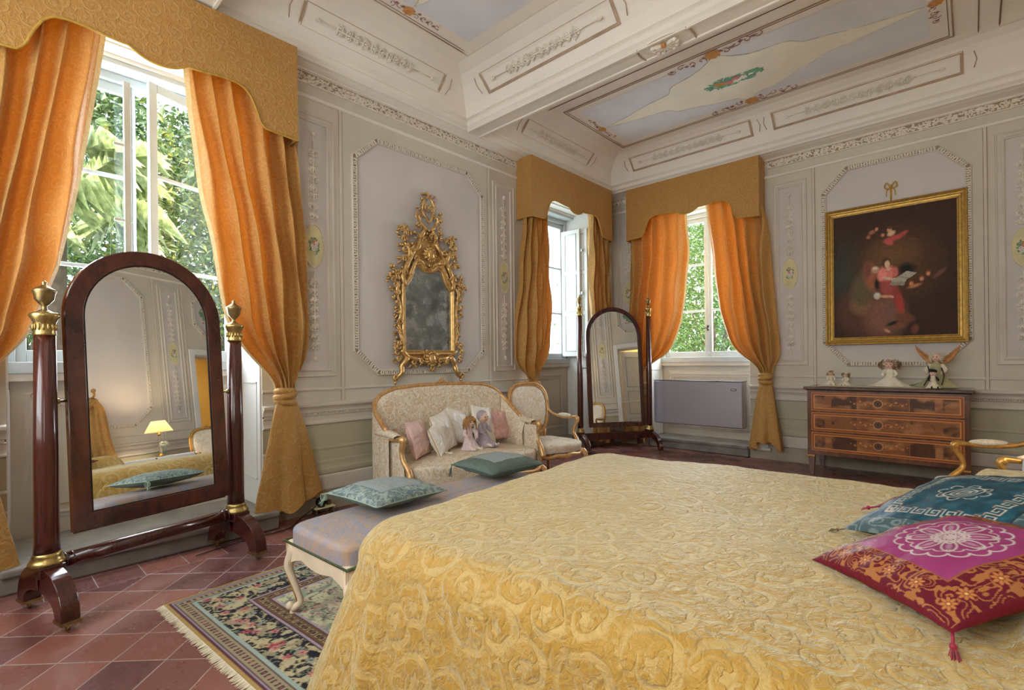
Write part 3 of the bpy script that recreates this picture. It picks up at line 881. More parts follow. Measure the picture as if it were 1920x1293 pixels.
# corridor behind the door
M['yellow'] = plain('yellow_plaster', (226, 196, 120), .85, .04, 2)
b = MB(); b.box(XC + 1.9, XC + 2.0, -3.2, .6, 0, 4); b.box(XC + .3, XC + 2.0, .5, .6, 0, 4); b.box(XC + .3, XC + 2.0, -3.3, -3.2, 0, 4); b.box(XC + .3, XC + 2, -3.3, .6, 3.0, 3.1)
b.build('wall_corridor', M['yellow'], kind='structure', fix=False)
b = MB(); b.box(XC + .3, XC + 2.0, -3.3, .6, -.12, 0); b.build('floor_corridor', tile_floor(), kind='structure')
portal((XC + 1.1, -1.3, 2.9), (0, 0, -1), 1.0, 1.0, 22, (1, .86, .62))  # warm area light facing down inside the corridor, no fixture built
# overdoor panel
od = octagon('C', DS - .42, DS + .42, 2.78, 3.42, .14, .14, 12)
b = MB(); rr = random.Random(4)
for k in range(150):
    t = rr.random(); x = DS - .32 + .64 * t; z = 3.08 + .10 * math.sin(t * 7) + rr.uniform(-.05, .05)
    flat(b, x, z, .035, .013, rr.uniform(0, PI), 0, -.004 - .0002 * (k % 5), 5)
for k in range(26):
    x = DS + rr.uniform(-.32, .32); z = rr.uniform(2.9, 3.28)
    flat(b, x, z, .02, .015, rr.uniform(0, PI), rr.choice((1, 2, 1)), -.006, 6)
b.build('painted_garland', [M['leafg'], M['mauve'], M['ochre']], od, fix=False)
# ================================================================== garden outside the windows
def leafmat(name, c1, c2, c3=None, trans=.3):
    t = NT(name); g = t.n('ObjectInfo'); v = t.obj()
    n = t.n('TexWhiteNoise', {'Vector': t.n('VectorMath', {0: v, 1: (9, 9, 9)}, operation='MULTIPLY').outputs[0]}).outputs[0]
    n = t.noise(v, 9, 3, .7).outputs[0]
    st = [(.3, c1), (.55, c2)] + ([(.72, c3)] if c3 else [])
    col = t.ramp(n, st)
    q = t.n('BsdfPrincipled', {'Base Color': col, 'Roughness': .45})
    tr = t.n('BsdfTranslucent', {'Color': col}); mx = t.n('MixShader', {'Fac': trans})
    t.t.links.new(q.outputs[0], mx.inputs[1]); t.t.links.new(tr.outputs[0], mx.inputs[2]); t.t.links.new(mx.outputs[0], t.out.inputs[0])
    return t.m
M['bark'] = plain('bark', (92, 76, 62), .9, .2, 12, bump=.6, bscale=30)
b = MB(); b.box(-22, -.62, -22, 20, -.9, -.75); b.box(-.62, 20, .62, 20, -.9, -.75)
b.build('ground', leafmat('lawn', (62, 84, 40), (90, 110, 56), trans=0), kind='structure', fix=False)
def foliage(b, c, rad, n, L, rng, wd=.34, clusters=40, droop=0):
    cs = []
    for k in range(clusters):
        a = rng.uniform(0, 2 * PI); h = rng.uniform(-1, 1); q = rng.uniform(.55, 1) ** .5; e = math.sqrt(max(0, 1 - h * h))
        cs.append(Vector((c[0] + rad[0] * q * e * math.cos(a), c[1] + rad[1] * q * e * math.sin(a), c[2] + rad[2] * q * h)))
    cl = rad[0] * .30
    vs = []; fs = []
    for k in range(n):
        p = rng.choice(cs) + Vector((rng.gauss(0, cl), rng.gauss(0, cl), rng.gauss(0, cl * .8)))
        d = Vector((rng.gauss(0, 1), rng.gauss(0, 1), rng.gauss(0, .8) - droop)).normalized(); s_ = d.cross(Vector((rng.gauss(0, 1), rng.gauss(0, 1), rng.gauss(0, 1)))).normalized()
        l = L * rng.uniform(.7, 1.3); w_ = l * wd; up = d.cross(s_) * w_ * .25
        o = len(vs)
        vs += [p, p + d * l * .5 + s_ * w_ * .5 + up, p + d * l, p + d * l * .5 - s_ * w_ * .5 + up]
        fs += [(o, o + 1, o + 2), (o, o + 2, o + 3)]
    b.add(vs, fs, 0, False)
LM = {'magnolia': leafmat('magnolia_leaves', (20, 34, 16), (86, 108, 52), (196, 166, 72)),
      'conifer': leafmat('conifer_needles', (22, 38, 20), (66, 92, 46), (110, 134, 72)),
      'palm': leafmat('palm_fronds', (110, 128, 72), (186, 196, 136), (222, 226, 184)),
      'laurel': leafmat('laurel_leaves', (34, 58, 28), (96, 128, 62), (150, 176, 96))}
def tree(name, label, cat, loc, c, rad, n, L, kind, seed, wd=.34, trunk=.12, cl=40):
    rng = random.Random(seed); root = thing(name, label, cat, (loc[0], loc[1], -.75))
    b = MB(); foliage(b, (c[0], c[1], c[2] + .75), rad, n, L, rng, wd, cl); b.build('foliage', LM[kind], root, fix=False)
    b = MB(); hgt = c[2] + .75
    b.tube(cr([(0, 0, 0), (c[0] * .3 + .05, c[1] * .3, hgt * .35), (c[0], c[1], hgt)], 5), [trunk, trunk * .8, trunk * .3], 8)
    for k in range(7):
        a = k * 2.4; b.tube(cr([(c[0] * .6, c[1] * .6, hgt * .55), (c[0] + rad[0] * .5 * math.cos(a), c[1] + rad[1] * .5 * math.sin(a), hgt + rad[2] * .4 * math.sin(k * 3))], 3), [trunk * .35, trunk * .1], 5)
    b.build('trunk', M['bark'], root)
    return root
tree('magnolia_tree', 'glossy broadleaf tree with yellowing leaves seen in the right pane behind the large mirror', 'tree', (-5.2, -3.9, 0), (0, 0, 2.9), (1.7, 1.25, 2.4), 9000, .17, 'magnolia', 1, .40, cl=60)
tree('conifer_tree', 'dark conifer behind the palm fronds in the left window', 'tree', (-6.6, -6.3, 0), (0, 0, 2.4), (1.5, 1.5, 3.0), 16000, .10, 'conifer', 2, .25, cl=90)
tree('laurel_tree', 'green leafy tree seen through the far window above the heater', 'tree', (-.9, 6.6, 0), (0, 0, 2.6), (2.2, 1.4, 2.6), 15000, .12, 'laurel', 3, .4, cl=80)
tree('distant_tree', 'broad tree standing far behind the conifer and the broadleaf tree', 'tree', (-13.5, -4.4, 0), (0, 0, 4.0), (2.2, 5.0, 5.0), 20000, .24, 'conifer', 5, .5, cl=130)
tree('distant_tree', 'tall tree far behind the green tree of the far window', 'tree', (-4.4, 15.0, 0), (0, 0, 4.2), (4.6, 2.2, 5.2), 18000, .26, 'laurel', 6, .5, cl=130)
root = thing('fan_palm', 'fan palm with drooping pale fronds seen in the left pane of the left window', 'palm', (-3.3, -6.35, -.75))
b = MB(); b.tube([(0, 0, 0), (.02, 0, 2.0), (0, .02, 4.0)], [.14, .11, .10], 10); b.build('trunk', M['bark'], root)
rng = random.Random(8)
for k in range(16):
    az = k * 2.399; el = rng.uniform(-.35, .75); L = rng.uniform(.55, .8)
    hub = Vector((0, .02, 4.0)); d = Vector((math.cos(az) * math.cos(el), math.sin(az) * math.cos(el), math.sin(el)))
    tip = hub + d * L; b = MB(); b.tube(cr([hub, hub + d * L * .5 + Vector((0, 0, .06)), tip], 4), [.014, .007], 5)
    side = d.cross(Vector((0, 0, 1))).normalized(); upv = side.cross(d)
    for j in range(21):
        a = R(lerp(-125, 125, j / 20)); f = (d * math.cos(a) + side * math.sin(a)).normalized(); ll = .62 * (1 - .25 * abs(a) / 2)
        p1 = tip + f * ll * .55 + upv * .03; p2 = tip + f * ll + Vector((0, 0, -.26 - .16 * rng.random())); w_ = side.cross(f)
        s_ = (f.cross(upv)).normalized() * .0085
        b.add([tip, p1 + s_, p2, p1 - s_], [(0, 1, 2), (0, 2, 3)], 0, False)
    b.build('frond', LM['palm'], root, fix=False)
# ================================================================== textiles at the windows
M['silk'] = damask('gold_damask', (186, 138, 70), (210, 176, 114), 11, flat='uv', trans=(255, 126, 22, .065), wr=.6, sheen=.1, amt=.42)
M['silkp'] = damask('gold_damask_lined', (182, 132, 66), (206, 168, 106), 11, flat='front', wr=.75, sheen=.1, amt=.38)
M['lining'] = damask('cream_lining', (206, 180, 130), (216, 194, 150), 10, trans=(245, 190, 110, .06), wr=.5)
def prof_pelmet(d):
    d = abs(d)
    return interp(d, [0, .05, .10, .15, .165, .20, .28, .38, .47, .53, .57, .61, .64, .68, .80, .95],
                  [3.310, 3.314, 3.330, 3.360, 3.372, 3.370, 3.376, 3.388, 3.388, 3.370, 3.33, 3.25, 3.16, 3.112, 3.105, 3.095])
def pelmet(w, c, label):
    (lx, ly, lz), a = wloc(w, c)
    root = thing('pelmet', label, 'pelmet', (lx, ly, 0), a, 'scalloped gold pelmets over the windows')
    b = MB(); H = .935; P = .255; T = .012; zt = 3.852
    xs = list(np.linspace(-H, H, 150))
    for y0, y1 in ((-P, -P + T),):
        n = len(xs); vs = []
        for x in xs: vs += [(x, y0, prof_pelmet(x)), (x, y0, zt), (x, y1, prof_pelmet(x)), (x, y1, zt)]
        fs = []
        for i in range(n - 1):
            o, q = i * 4, i * 4 + 4
            fs += [(o, q, q + 1, o + 1), (o + 2, o + 3, q + 3, q + 2), (o, o + 2, q + 2, q), (o + 1, q + 1, q + 3, o + 3)]
        fs += [(0, 1, 3, 2), ((n - 1) * 4, (n - 1) * 4 + 2, (n - 1) * 4 + 3, (n - 1) * 4 + 1)]
        b.add(vs, fs, 0, False)
    for sg in (-1, 1):
        x0, x1 = sorted((sg * H, sg * (H - T))); b.box(x0, x1, -P + T, -.002, 3.095, zt)
    b.build('valance', M['silkp'], root)
    b = MB(); b.box(-H + T, H - T, -P + T, -.002, zt - .02, zt - .002); b.build('top_board', M['skirt'], root)
    b = MB()
    path = [(-H - .002, 0, 3.092)] + [(x, -P - .003, prof_pelmet(x) - .004) for x in xs] + [(H + .002, 0, 3.092)]
    b.tube(path, .008, 6)
    b.build('piping', M['gold_cord'], root)
    return root
pelmet('A', -6.10, 'scalloped gold damask pelmet over the window behind the large mirror')
pelmet('A', -1.33, 'scalloped gold pelmet over the shuttered window, left of the room corner')
pelmet('B', 1.35, 'scalloped gold pelmet over the window above the grey heater')

def curtain(w, c, sg, label, inner, outer, knot, tail, seed, zt=3.66, p0=.135, folds=5, amp=.078):
    """inner/outer: [(z, distance from the bay centre)], knot (dist, z), tail (dist0, dist1, zbottom)"""
    (lx, ly, lz), a = wloc(w, c)
    root = thing('curtain', label, 'curtain', (lx, ly, 0), a, 'knotted gold silk curtains')
    rng = random.Random(seed); ph = rng.uniform(0, 6)
    iz, ix = zip(*sorted(inner)); oz, ox = zip(*sorted(outer))
    kx, kz = knot; NU, NV = 110, 90
    a1, a2, a3 = [rng.uniform(.6, 1.3) for _ in range(3)]
    def fn(u, v):
        z = lerp(zt, kz + .02, v); 
        xi = interp(z, iz, ix); xo = interp(z, oz, ox)
        g = sm((v - .80) / .20)                                # gathering into the knot
        g2 = g ** 1.6
        xi = lerp(xi, kx - .07, g2); xo = lerp(xo, kx + .07, g2)
        x = lerp(xi, xo, u)
        uu = u + .030 * math.sin(u * 9 + ph + z * 1.1) + .015 * math.sin(z * 4 + u * 5)
        f = math.sin(2 * PI * folds * uu + ph + .5 * math.sin(z * 1.7 + ph))
        f = math.copysign(abs(f) ** .75, f)
        A = amp * (1 - .50 * g) * (.75 + .25 * math.sin(u * 7 + a1 * 3)) * lerp(.75, 1.0, sm(v * 3))
        p = p0 + A * f + .012 * math.sin(z * 9 + u * 12 + ph) + .05 * math.sin(PI * u) * sm(v * 1.3) * (1 - g)
        p = lerp(p, p0 + .06 * math.cos(PI * (u - .5)) * .9 + .025 * f, g2)
        x += .012 * math.cos(2 * PI * folds * uu + ph)
        sag = -.20 * math.exp(-((u - .78) / .22) ** 2) * sm((v - .72) / .22) * (1 - g2)      # cloth bellies below the knot on the outside
        z += sag - .05 * g * (1 - g) * math.sin(u * 17 + ph)
        p = max(.02, p)
        return (sg * x, -p, z)
    b = MB(); b.grid(NU, NV, fn); d = b.build('drape', M['silk'], root, fix=False)
    set_uv(d, [(1.5 * (i / (NU - 1)), lerp(zt, kz, j / (NV - 1))) for j in range(NV) for i in range(NU)])
    b = MB(); b.grid(3, NV, lambda u, v: tuple(a_ + d_ for a_, d_ in zip(fn(0, v), (-sg * .030 * u * (1 - .6 * v), .022 * u, 0)))); hm = b.build('lining_edge', M['lining'], root, fix=False)
    # wrapped knot
    b = MB(); kxs = sg * kx
    for k, (dz, r_, th, tl) in enumerate(((.0, .060, .036, .25), (-.045, .062, .030, -.2), (.035, .060, .030, .05))):
        path = []
        for q in range(22):
            t = 2 * PI * q / 22
            path.append((kxs + r_ * math.cos(t), -p0 - .02 + r_ * .8 * math.sin(t), kz + dz + tl * r_ * math.cos(t + k)))
        b.tube(path, th, 8, closed=True)
    kn = b.build('knot', M['silk'], root); set_uv(kn, [(q[0], q[2]) for q in b.v])
    # tail: flattened tube, open pleats
    t0, t1, zb = tail
    def ft(u, v):
        th = 2 * PI * u
        z = lerp(kz - .01, zb, v)
        cxx = lerp(kx, (t0 + t1) / 2, sm(v * 1.1)); hw = lerp(.060, (t1 - t0) / 2, v ** .70); dp = lerp(.035, .085, v ** .8)
        r_ = 1 + (.10 + .18 * v) * math.sin(5 * th + ph) * v ** .4 + .05 * v * math.sin(11 * th + 2 * ph)
        x = cxx + hw * math.cos(th) * r_; p = p0 + .02 + dp * math.sin(th) * r_ + .02 * math.sin(v * 4 + ph)
        z += .05 * v * math.sin(2 * th + ph) + .02 * v * math.sin(7 * th) + .008 * math.sin(v * 22 + th * 3)
        return (sg * x, -max(.025, p), z)
    b = MB(); b.grid(72, 40, ft, cu=True); tl_ = b.build('tail', M['silk'], root, fix=False)
    set_uv(tl_, [(abs(i / 36 - 1) * .7, q[2]) for k, q in enumerate(b.v) for i in (k % 72,)])
    return root
IR1 = [(3.45, .18), (3.31, .195), (2.58, .28), (1.63, .43), (1.25, .60), (1.06, .72)]
OR1 = [(3.45, .90), (3.0, .955), (2.54, 1.01), (1.66, 1.06), (1.26, 1.04), (1.03, .95)]
curtain('A', -6.10, 1, 'gold silk curtain knotted low, right of the large standing mirror', IR1, OR1, (.85, 1.04), (.64, 1.10, .15), 1)
curtain('A', -6.10, -1, 'gold silk curtain cut off by the left edge, behind the standing mirror column',
        [(3.45, .27), (3.29, .29), (2.47, .40), (1.9, .51), (1.5, .63), (1.12, .80)], [(3.45, .90), (3.0, .95), (1.6, 1.10), (1.1, 1.0)], (.93, 1.02), (.72, 1.14, .07), 2)
curtain('A', -1.33, -1, 'gold silk curtain hanging beside the gilt wall mirror, behind the armchair',
        [(3.45, .50), (3.35, .52), (2.66, .50), (1.83, .47), (1.3, .56), (1.13, .64)], [(3.45, .90), (3.0, .96), (2.0, 1.08), (1.28, 1.15), (1.0, .95)], (.80, .98), (.66, 1.02, .12), 3, folds=5)
curtain('A', -1.33, 1, 'narrow gold silk curtain right of the white shutter, left of the room corner',
        [(3.45, .50), (3.34, .52), (2.2, .48), (1.3, .55), (1.1, .62)], [(3.45, .88), (3.0, .94), (1.3, 1.0), (1.0, .9)], (.78, 1.0), (.62, .96, .12), 4, folds=5)
curtain('B', 1.35, -1, 'glowing gold silk curtain left of the far window, behind the smaller standing mirror',
        [(3.45, .10), (3.3, .10), (2.74, .08), (1.85, .19), (1.35, .36), (1.17, .50), (1.0, .66)], [(3.45, .90), (3.0, .96), (1.6, 1.02), (1.2, 1.04)], (.86, 1.0), (.76, 1.06, .10), 5, p0=.12)
curtain('B', 1.35, 1, 'gold silk curtain knotted right of the grey heater, beside the chest of drawers',
        [(3.45, .20), (3.33, .22), (2.69, .29), (1.96, .39), (1.31, .57), (1.1, .76)], [(3.45, .90), (3.04, 1.01), (2.1, 1.06), (1.37, 1.13), (1.1, 1.06)], (.96, 1.05), (.80, 1.14, .19), 6)

# ================================================================== bed and bedspread
BO = (2.47, -6.05); BA = R(5); BL, BW, BZ = 2.62, 2.06, .68
M['bedsilk'] = damask('bed_damask', (184, 140, 50), (212, 184, 122), 6.5, flat='uv', wr=.9, sheen=.6, rough=.48, amt=.5, wrinkle=1.3)
bed = thing('bed', 'wide double bed hidden under the yellow damask bedspread', 'bed', (BO[0], BO[1], 0), BA)
b = MB(); b.box(.10, BL + .06, .10, BW - .10, .12, .34)
for x in (.14, BL - .05):
    for y in (.14, BW - .14): b.lathe([(.03, 0), (.035, .06), (.03, .12)], (x, y, 0), 12)
b.build('bed_base', wood('bed_wood', (50, 28, 18), (90, 54, 32)), bed)
b = MB(); b.box(.05, BL, .06, BW - .06, .34, .62); b.build('mattress', plain('mattress_ticking', (220, 214, 200), .9), bed, bev=.05)
sp = thing('bedspread', 'yellow damask bedspread draped over the bed to the floor', 'bedspread', (BO[0], BO[1], 0), BA)
def rrect(t, x0, x1, y0, y1, r_):
    """point and outward normal on a rounded rectangle, t in 0..1"""
    w, h = x1 - x0 - 2 * r_, y1 - y0 - 2 * r_; q = PI * r_ / 2
    segs = [w, q, h, q, w, q, h, q]; tot = sum(segs); d = (t % 1) * tot
    for k, s_ in enumerate(segs):
        if d <= s_ or k == 7: break
        d -= s_
    f = min(1, d / s_)
    if k == 0: return (x0 + r_ + w * f, y0, 0, -1)
    if k == 2: return (x1, y0 + r_ + h * f, 1, 0)
    if k == 4: return (x1 - r_ - w * f, y1, 0, 1)
    if k == 6: return (x0, y1 - r_ - h * f, -1, 0)
    cx, cyy, a0 = {1: (x1 - r_, y0 + r_, -90), 3: (x1 - r_, y1 - r_, 0), 5: (x0 + r_, y1 - r_, 90), 7: (x0 + r_, y0 + r_, 180)}[k]
    a = R(a0 + 90 * f); return (cx + r_ * math.cos(a), cyy + r_ * math.sin(a), math.cos(a), math.sin(a))
def nz(x, y, s=1.0, o=0):
    return (math.sin(x * 3.1 * s + 1.3 * math.sin(y * 2.3 * s + o)) + math.sin(y * 4.3 * s + 1.7 * math.sin(x * 2.9 * s + 2 * o)) + .6 * math.sin((x + y) * 7.1 * s + o)) / 2.6
def top_z(x, y):
    z = BZ + .010 * nz(x, y, 1.0) + .005 * nz(x, y, 3.3, 2) + .0025 * nz(x, y, 8, 1)
    z += .13 * sm((x - 1.86) / .13) * (1 - .75 * sm((x - 2.25) / .35)) * sm((y + .02) / .10) * sm((BW - y) / .15)   # the pillow under the spread
    return z
NP, NT_, NS = 420, 46, 46
vs = []; UVB = []; rb = .12
for j in range(NT_):          # top: from the centre outwards
    k = (j + .3) / (NT_ - 1 + .3)
    for i in range(NP):
        x, y, nx, ny = rrect(i / NP, rb, BL - rb, rb, BW - rb, .12)
        cx, cyy = BL / 2, BW / 2
        kk = k ** .8
        px, py = cx + (x - cx) * kk, cyy + (y - cyy) * kk
        vs.append((px, py, top_z(px, py))); UVB.append((px, py))
for j in range(1, NS):        # over the edge and down
    t = j / (NS - 1)
    for i in range(NP):
        x, y, nx, ny = rrect(i / NP, rb, BL - rb, rb, BW - rb, .12)
        zt = top_z(x, y); arc = PI * rb / 2; tot = arc + (BZ - rb) - .03; d = t * tot
        if d < arc: a = d / rb; o = rb * math.sin(a); z = zt - rb * (1 - math.cos(a)); h = 0
        else: o = rb; h = (d - arc); z = zt - rb - h * (zt - rb - .03) / (tot - arc)
        hh = h / (tot - arc)
        per = i / NP * (2 * (BL + BW))
        corner = math.exp(-(((x - .0) ** 2 + (y - .0) ** 2) / .08))
        fold = .020 * math.sin(per * 9.0 + 1.4 * math.sin(per * 2.1)) + .013 * math.sin(per * 17 + 2) + corner * .07 * math.sin(math.atan2(y - .25, x - .25) * 9 + .6)
        o += hh * (.055 + .26 * corner) + hh ** .8 * fold + .004 * nz(per, z * 2, 5)
        vs.append((x + nx * o, y + ny * o, max(.012, z))); UVB.append((x + nx * d, y + ny * d))
fs = []
rows = NT_ + NS - 1
for j in range(rows - 1):
    for i in range(NP):
        fs.append((j * NP + i, j * NP + (i + 1) % NP, (j + 1) * NP + (i + 1) % NP, (j + 1) * NP + i))
vs.append((BL / 2, BW / 2, top_z(BL / 2, BW / 2))); UVB.append((BL / 2, BW / 2)); fs += [((i + 1) % NP, i, len(vs) - 1) for i in range(NP)]
b = MB(); b.add(vs, fs, 0, True)
spc = b.build('spread_cloth', M['bedsilk'], sp, fix=False); set_uv(spc, UVB)
# ================================================================== standing mirrors
M['mahog'] = wood('mahogany', (44, 14, 12), (78, 28, 20), (1, 1, .12), .2, .6, 9)
M['mahogv'] = wood('mahogany_veneer', (42, 15, 12), (92, 40, 27), (1, 1, .5), .2, .6, 5, .8)
M['brass'] = gilt('brass', (186, 162, 104), (112, 90, 52), .3, .95)
M['brassg'] = gilt('antique_brass', (160, 140, 98), (92, 78, 50), .34, .95)
def mirror_mat(name, c=(.90, .92, .90), rough=.0):
    t = NT(name); t.bsdf(Base_Color=(*c, 1), Metallic=1.0, Roughness=rough); return t.m
M['mirror'] = mirror_mat('looking_glass')
def arch_path(hw, z0, z1, n=28, ex=1.0):
    """closed outline: straight sides, arched head"""
    zs = z1 - hw * ex
    p = [(-hw, z0), (hw, z0), (hw, lerp(z0, zs, .5))]
    for k in range(n + 1):
        a = PI * k / n; p.append((hw * math.cos(a), zs + hw * ex * math.sin(a)))
    p.append((-hw, lerp(z0, zs, .5)))
    return p
def cheval(label, loc, rz, W, spec, matw):
    """W: half distance of the columns. spec: dict of heights"""
    root = thing('cheval_mirror', label, 'standing mirror', loc, rz, 'standing mirrors with brass urn finials')
    S = spec; zc = S['base']; zt = S['cap']
    for sg in (-1, 1):
        x = sg * W
        b = MB(); b.lathe([(S['r'] * 1.06, zc + .05), (S['r'], zc + .12), (S['r'] * .98, (zc + zt) / 2), (S['r'] * .84, zt - .01)], (x, 0, 0), 24)
        c = b.build('column', M['mahog'], root)
        b = MB(); r_ = S['r']
        b.lathe([(r_ * 1.5, zc), (r_ * 1.5, zc + .012), (r_ * 1.42, zc + .02), (r_ * 1.15, zc + .035), (r_ * 1.22, zc + .042), (r_ * 1.1, zc + .055), (r_ * 1.0, zc + .06)], (x, 0, 0), 24)
        b.build('base_ring', M['brass'], c)
        b = MB(); t = zt; k = S['r'] / .05
        b.lathe([(.043 * k, t - .012), (.046 * k, t - .008), (.044 * k, t + .0), (.044 * k, t + .055), (.048 * k, t + .06), (.050 * k, t + .07), (.060 * k, t + .085), (.060 * k, t + .098), (.050 * k, t + .105)], (x, 0, 0), 24)
        for q in range(16):
            a = q * PI / 8; b.ell((x + .0455 * k * math.cos(a), .0455 * k * math.sin(a), t + .03), (.006, .006, .018), None, 0, 6, 4)
        b.build('capital', M['brass'], c)
        f = t + .105; u = S['fin'] / .17
        b = MB(); b.lathe([(.050 * k, f - .004), (.030 * k, f + .006 * u), (.012 * k, f + .018 * u), (.010 * k, f + .035 * u), (.020 * k, f + .045 * u), (.038 * k, f + .070 * u), (.042 * k, f + .100 * u), (.048 * k, f + .112 * u), (.048 * k, f + .120 * u), (.030 * k, f + .132 * u), (.012 * k, f + .145 * u), (.008 * k, f + .152 * u), (.012 * k, f + .160 * u), (.002, f + .172 * u)], (x, 0, 0), 24)
        b.build('finial', M['brassg'], c)
        # pair of sabre feet
        b = MB(); hb = zc; b.box(x - S['fw'] * 1.15, x + S['fw'] * 1.15, -S['fw'] * 1.5, S['fw'] * 1.5, hb - .055, hb)
        b.build('plinth', M['mahog'], root, bev=.006)
        for q in (-1, 1):
            o = []; i = []
            n = 14; F = S['foot']; zb = .045
            for j in range(n + 1):
                a = PI / 2 * (1 - j / n)
                o.append((q * (S['fw'] * .8 + (F - S['fw'] * .8) * math.cos(a)), zb + (hb - .012 - zb) * math.sin(a) ** .85))
            for j in range(n + 1):
                a = PI / 2 * (j / n)
                i.append((q * (S['fw'] * .2 + (F - S['ft'] - S['fw'] * .2) * math.cos(a)), zb + (hb - S['ft'] * 1.6 - zb) * math.sin(a) ** .75))
            b = MB(); b.prism(o + i, x - S['fw'] * .8, x + S['fw'] * .8, 0, 'x', False)
            leg = b.build('leg', M['mahog'], root, bev=.005)
            b = MB(); yy = q * (F - S['ft'] * .5)
            b.box(x - S['fw'] * .85, x + S['fw'] * .85, yy - S['ft'] * .58, yy + S['ft'] * .58, .040, .056)
            b.tube([(x, yy, .045), (x, yy, .028)], .010, 8); b.lathe([(.013, -.008), (.017, -.006), (.017, .006), (.013, .008)], (x, yy, .017), 14, ax='x')
            b.build('caster', M['brassg'], leg)
        b = MB(); s0 = sg * S['fr']; b.tube([(x, 0, S['piv']), (s0, 0, S['piv'])], .007, 8); b.ell((x - sg * S['r'], 0, S['piv']), (.010, .016, .016))
        b.build('pivot', M['brassg'], root)
    b = MB()
    if S['round']:
        b.tube([(-W, 0, S['str']), (W, 0, S['str'])], [S['sr'] * 1.1, S['sr'], S['sr'], S['sr'], S['sr'] * 1.1], 20)
        for sg in (-1, 1):
            for k in (0, .03): b.lathe([(S['sr'] * 1.0, -.006), (S['sr'] * 1.22, 0), (S['sr'] * 1.0, .006)], (sg * (W - .07 - k), 0, S['str']), 20, ax='x')
    else:
        b.box(-W, W, -.022, .022, S['str'] - S['sr'], S['str'] + S['sr'])
    b.build('stretcher', M['mahog'], root, bev=0 if S['round'] else .004)
    # tilting frame
    e = bpy.data.objects.new('tilting_frame', None); COL.objects.link(e); e.parent = root; e.location = (0, 0, S['piv']); e.rotation_euler = (S['tilt'], 0, 0)
    hw = S['fr']; fw = S['band']; z0 = S['z0'] - S['piv']; z1 = S['z1'] - S['piv']
    inn = arch_path(hw - fw, z0 + fw * 1.25, z1 - fw, ex=1.0)
    b = MB()
    b.frame(inn, [(0, -.016), (0, .010), (.006, .016), (fw - .004, .018), (fw, .014), (fw, -.018), (0, -.018)], 0)
    # widen the bottom rail to the outline
    b.build('frame', matw, e)
    b = MB(); b.add([(x, -.008, z) for x, z in inn], [tuple(range(len(inn)))], 0, False)
    b.build('mirror_glass', M['mirror'], e, fix=False)
    b = MB(); b.frame(inn, [(-.004, .007), (-.004, .012), (.004, .013)], 0); b.build('inner_bead', plain('dark_fillet', (30, 14, 10), .4), e)
    b = MB(); b.add([(x, .016, z) for x, z in arch_path(hw - .01, z0 + .01, z1 - .01)], [tuple(range(len(inn)))], 0, False); b.build('back_board', M['mahog'], e, fix=False)
    return root
def face(nx, ny):            # rotation that turns local -y to the direction (nx, ny)
    return math.atan2(ny, nx) + PI / 2
cheval('large mahogany standing mirror with arched head in front of the left window', (.612, -6.222, 0), face(.9728, .2315), .50,
       dict(base=.285, cap=1.47, r=.051, fin=.165, fw=.048, foot=.28, ft=.085, piv=1.115, fr=.415, band=.088, z0=.40, z1=1.985, str=.275, sr=.036, tilt=R(-4.4), round=True), M['mahogv'])
cheval('smaller mahogany standing mirror in the room corner, left of the grey heater', (.538, -.826, 0), face(.819, -.574), .52,
       dict(base=.30, cap=1.93, r=.040, fin=.17, fw=.035, foot=.34, ft=.06, piv=1.19, fr=.42, band=.058, z0=.355, z1=2.05, str=.235, sr=.05, tilt=R(-5), round=False), M['mahog'])

# ================================================================== gilt wall mirror
M['gilt'] = gilt('carved_gilding', (212, 174, 112), (146, 100, 56), .36, .65)
M['gilt2'] = gilt('worn_gilding', (196, 158, 100), (130, 88, 50), .42, .6)
(lx, ly, _), a = wloc('A', -3.70, 0, 0)
gm = thing('gilt_mirror', 'carved gilt rococo wall mirror with a tall openwork crest above the settee', 'wall mirror', (lx, ly, 0), a)
rng = random.Random(11)
sil = [(0, 2.24), (.06, 2.24), (.12, 2.285), (.17, 2.27), (.22, 2.15), (.27, 2.08), (.30, 2.06), (.30, 1.42)]
outl = [(-x, z) for x, z in reversed(sil)] + sil[1:]
b = MB(); b.frame(outl, [(-.004, .030), (-.004, .045), (.006, .055), (.016, .050), (.022, .062), (.038, .064), (.046, .050), (.048, .020), (.048, .004)], 0)
b.build('frame', M['gilt'], gm)
t = NT('aged_mirror'); v = t.obj()
n1 = t.noise(v, 7, 5, .7).outputs[0]
c = t.ramp(n1, [(.35, (120, 130, 136)), (.6, (178, 184, 182)), (.75, (150, 142, 122))])
q = t.bsdf(Base_Color=c, Metallic=.85, Roughness=t.ramp(n1, [(.3, (.12, .12, .12, 1)), (.7, (.38, .38, .38, 1))]))
b = MB(); b.add([(x, -.032, z) for x, z in outl], [tuple(range(len(outl)))], 0, False); b.build('mirror_glass', t.m, gm, fix=False)
b = MB()
def scr(x, z, r_, turns, a0, hand, th, y=.05, pts=16):
    path = []; rr = []
    for k in range(pts):
        t_ = k / (pts - 1); q_ = r_ * (1 - t_ * .80); a_ = a0 + hand * turns * 2 * PI * t_
        path.append((x + q_ * math.cos(a_), -y - .012 * math.sin(t_ * PI), z + q_ * math.sin(a_))); rr.append(th * (1.1 - .6 * t_))
    b.tube(path, rr, 6); b.ell(path[-1], (th * 1.1,) * 3, None, 0, 6, 4)
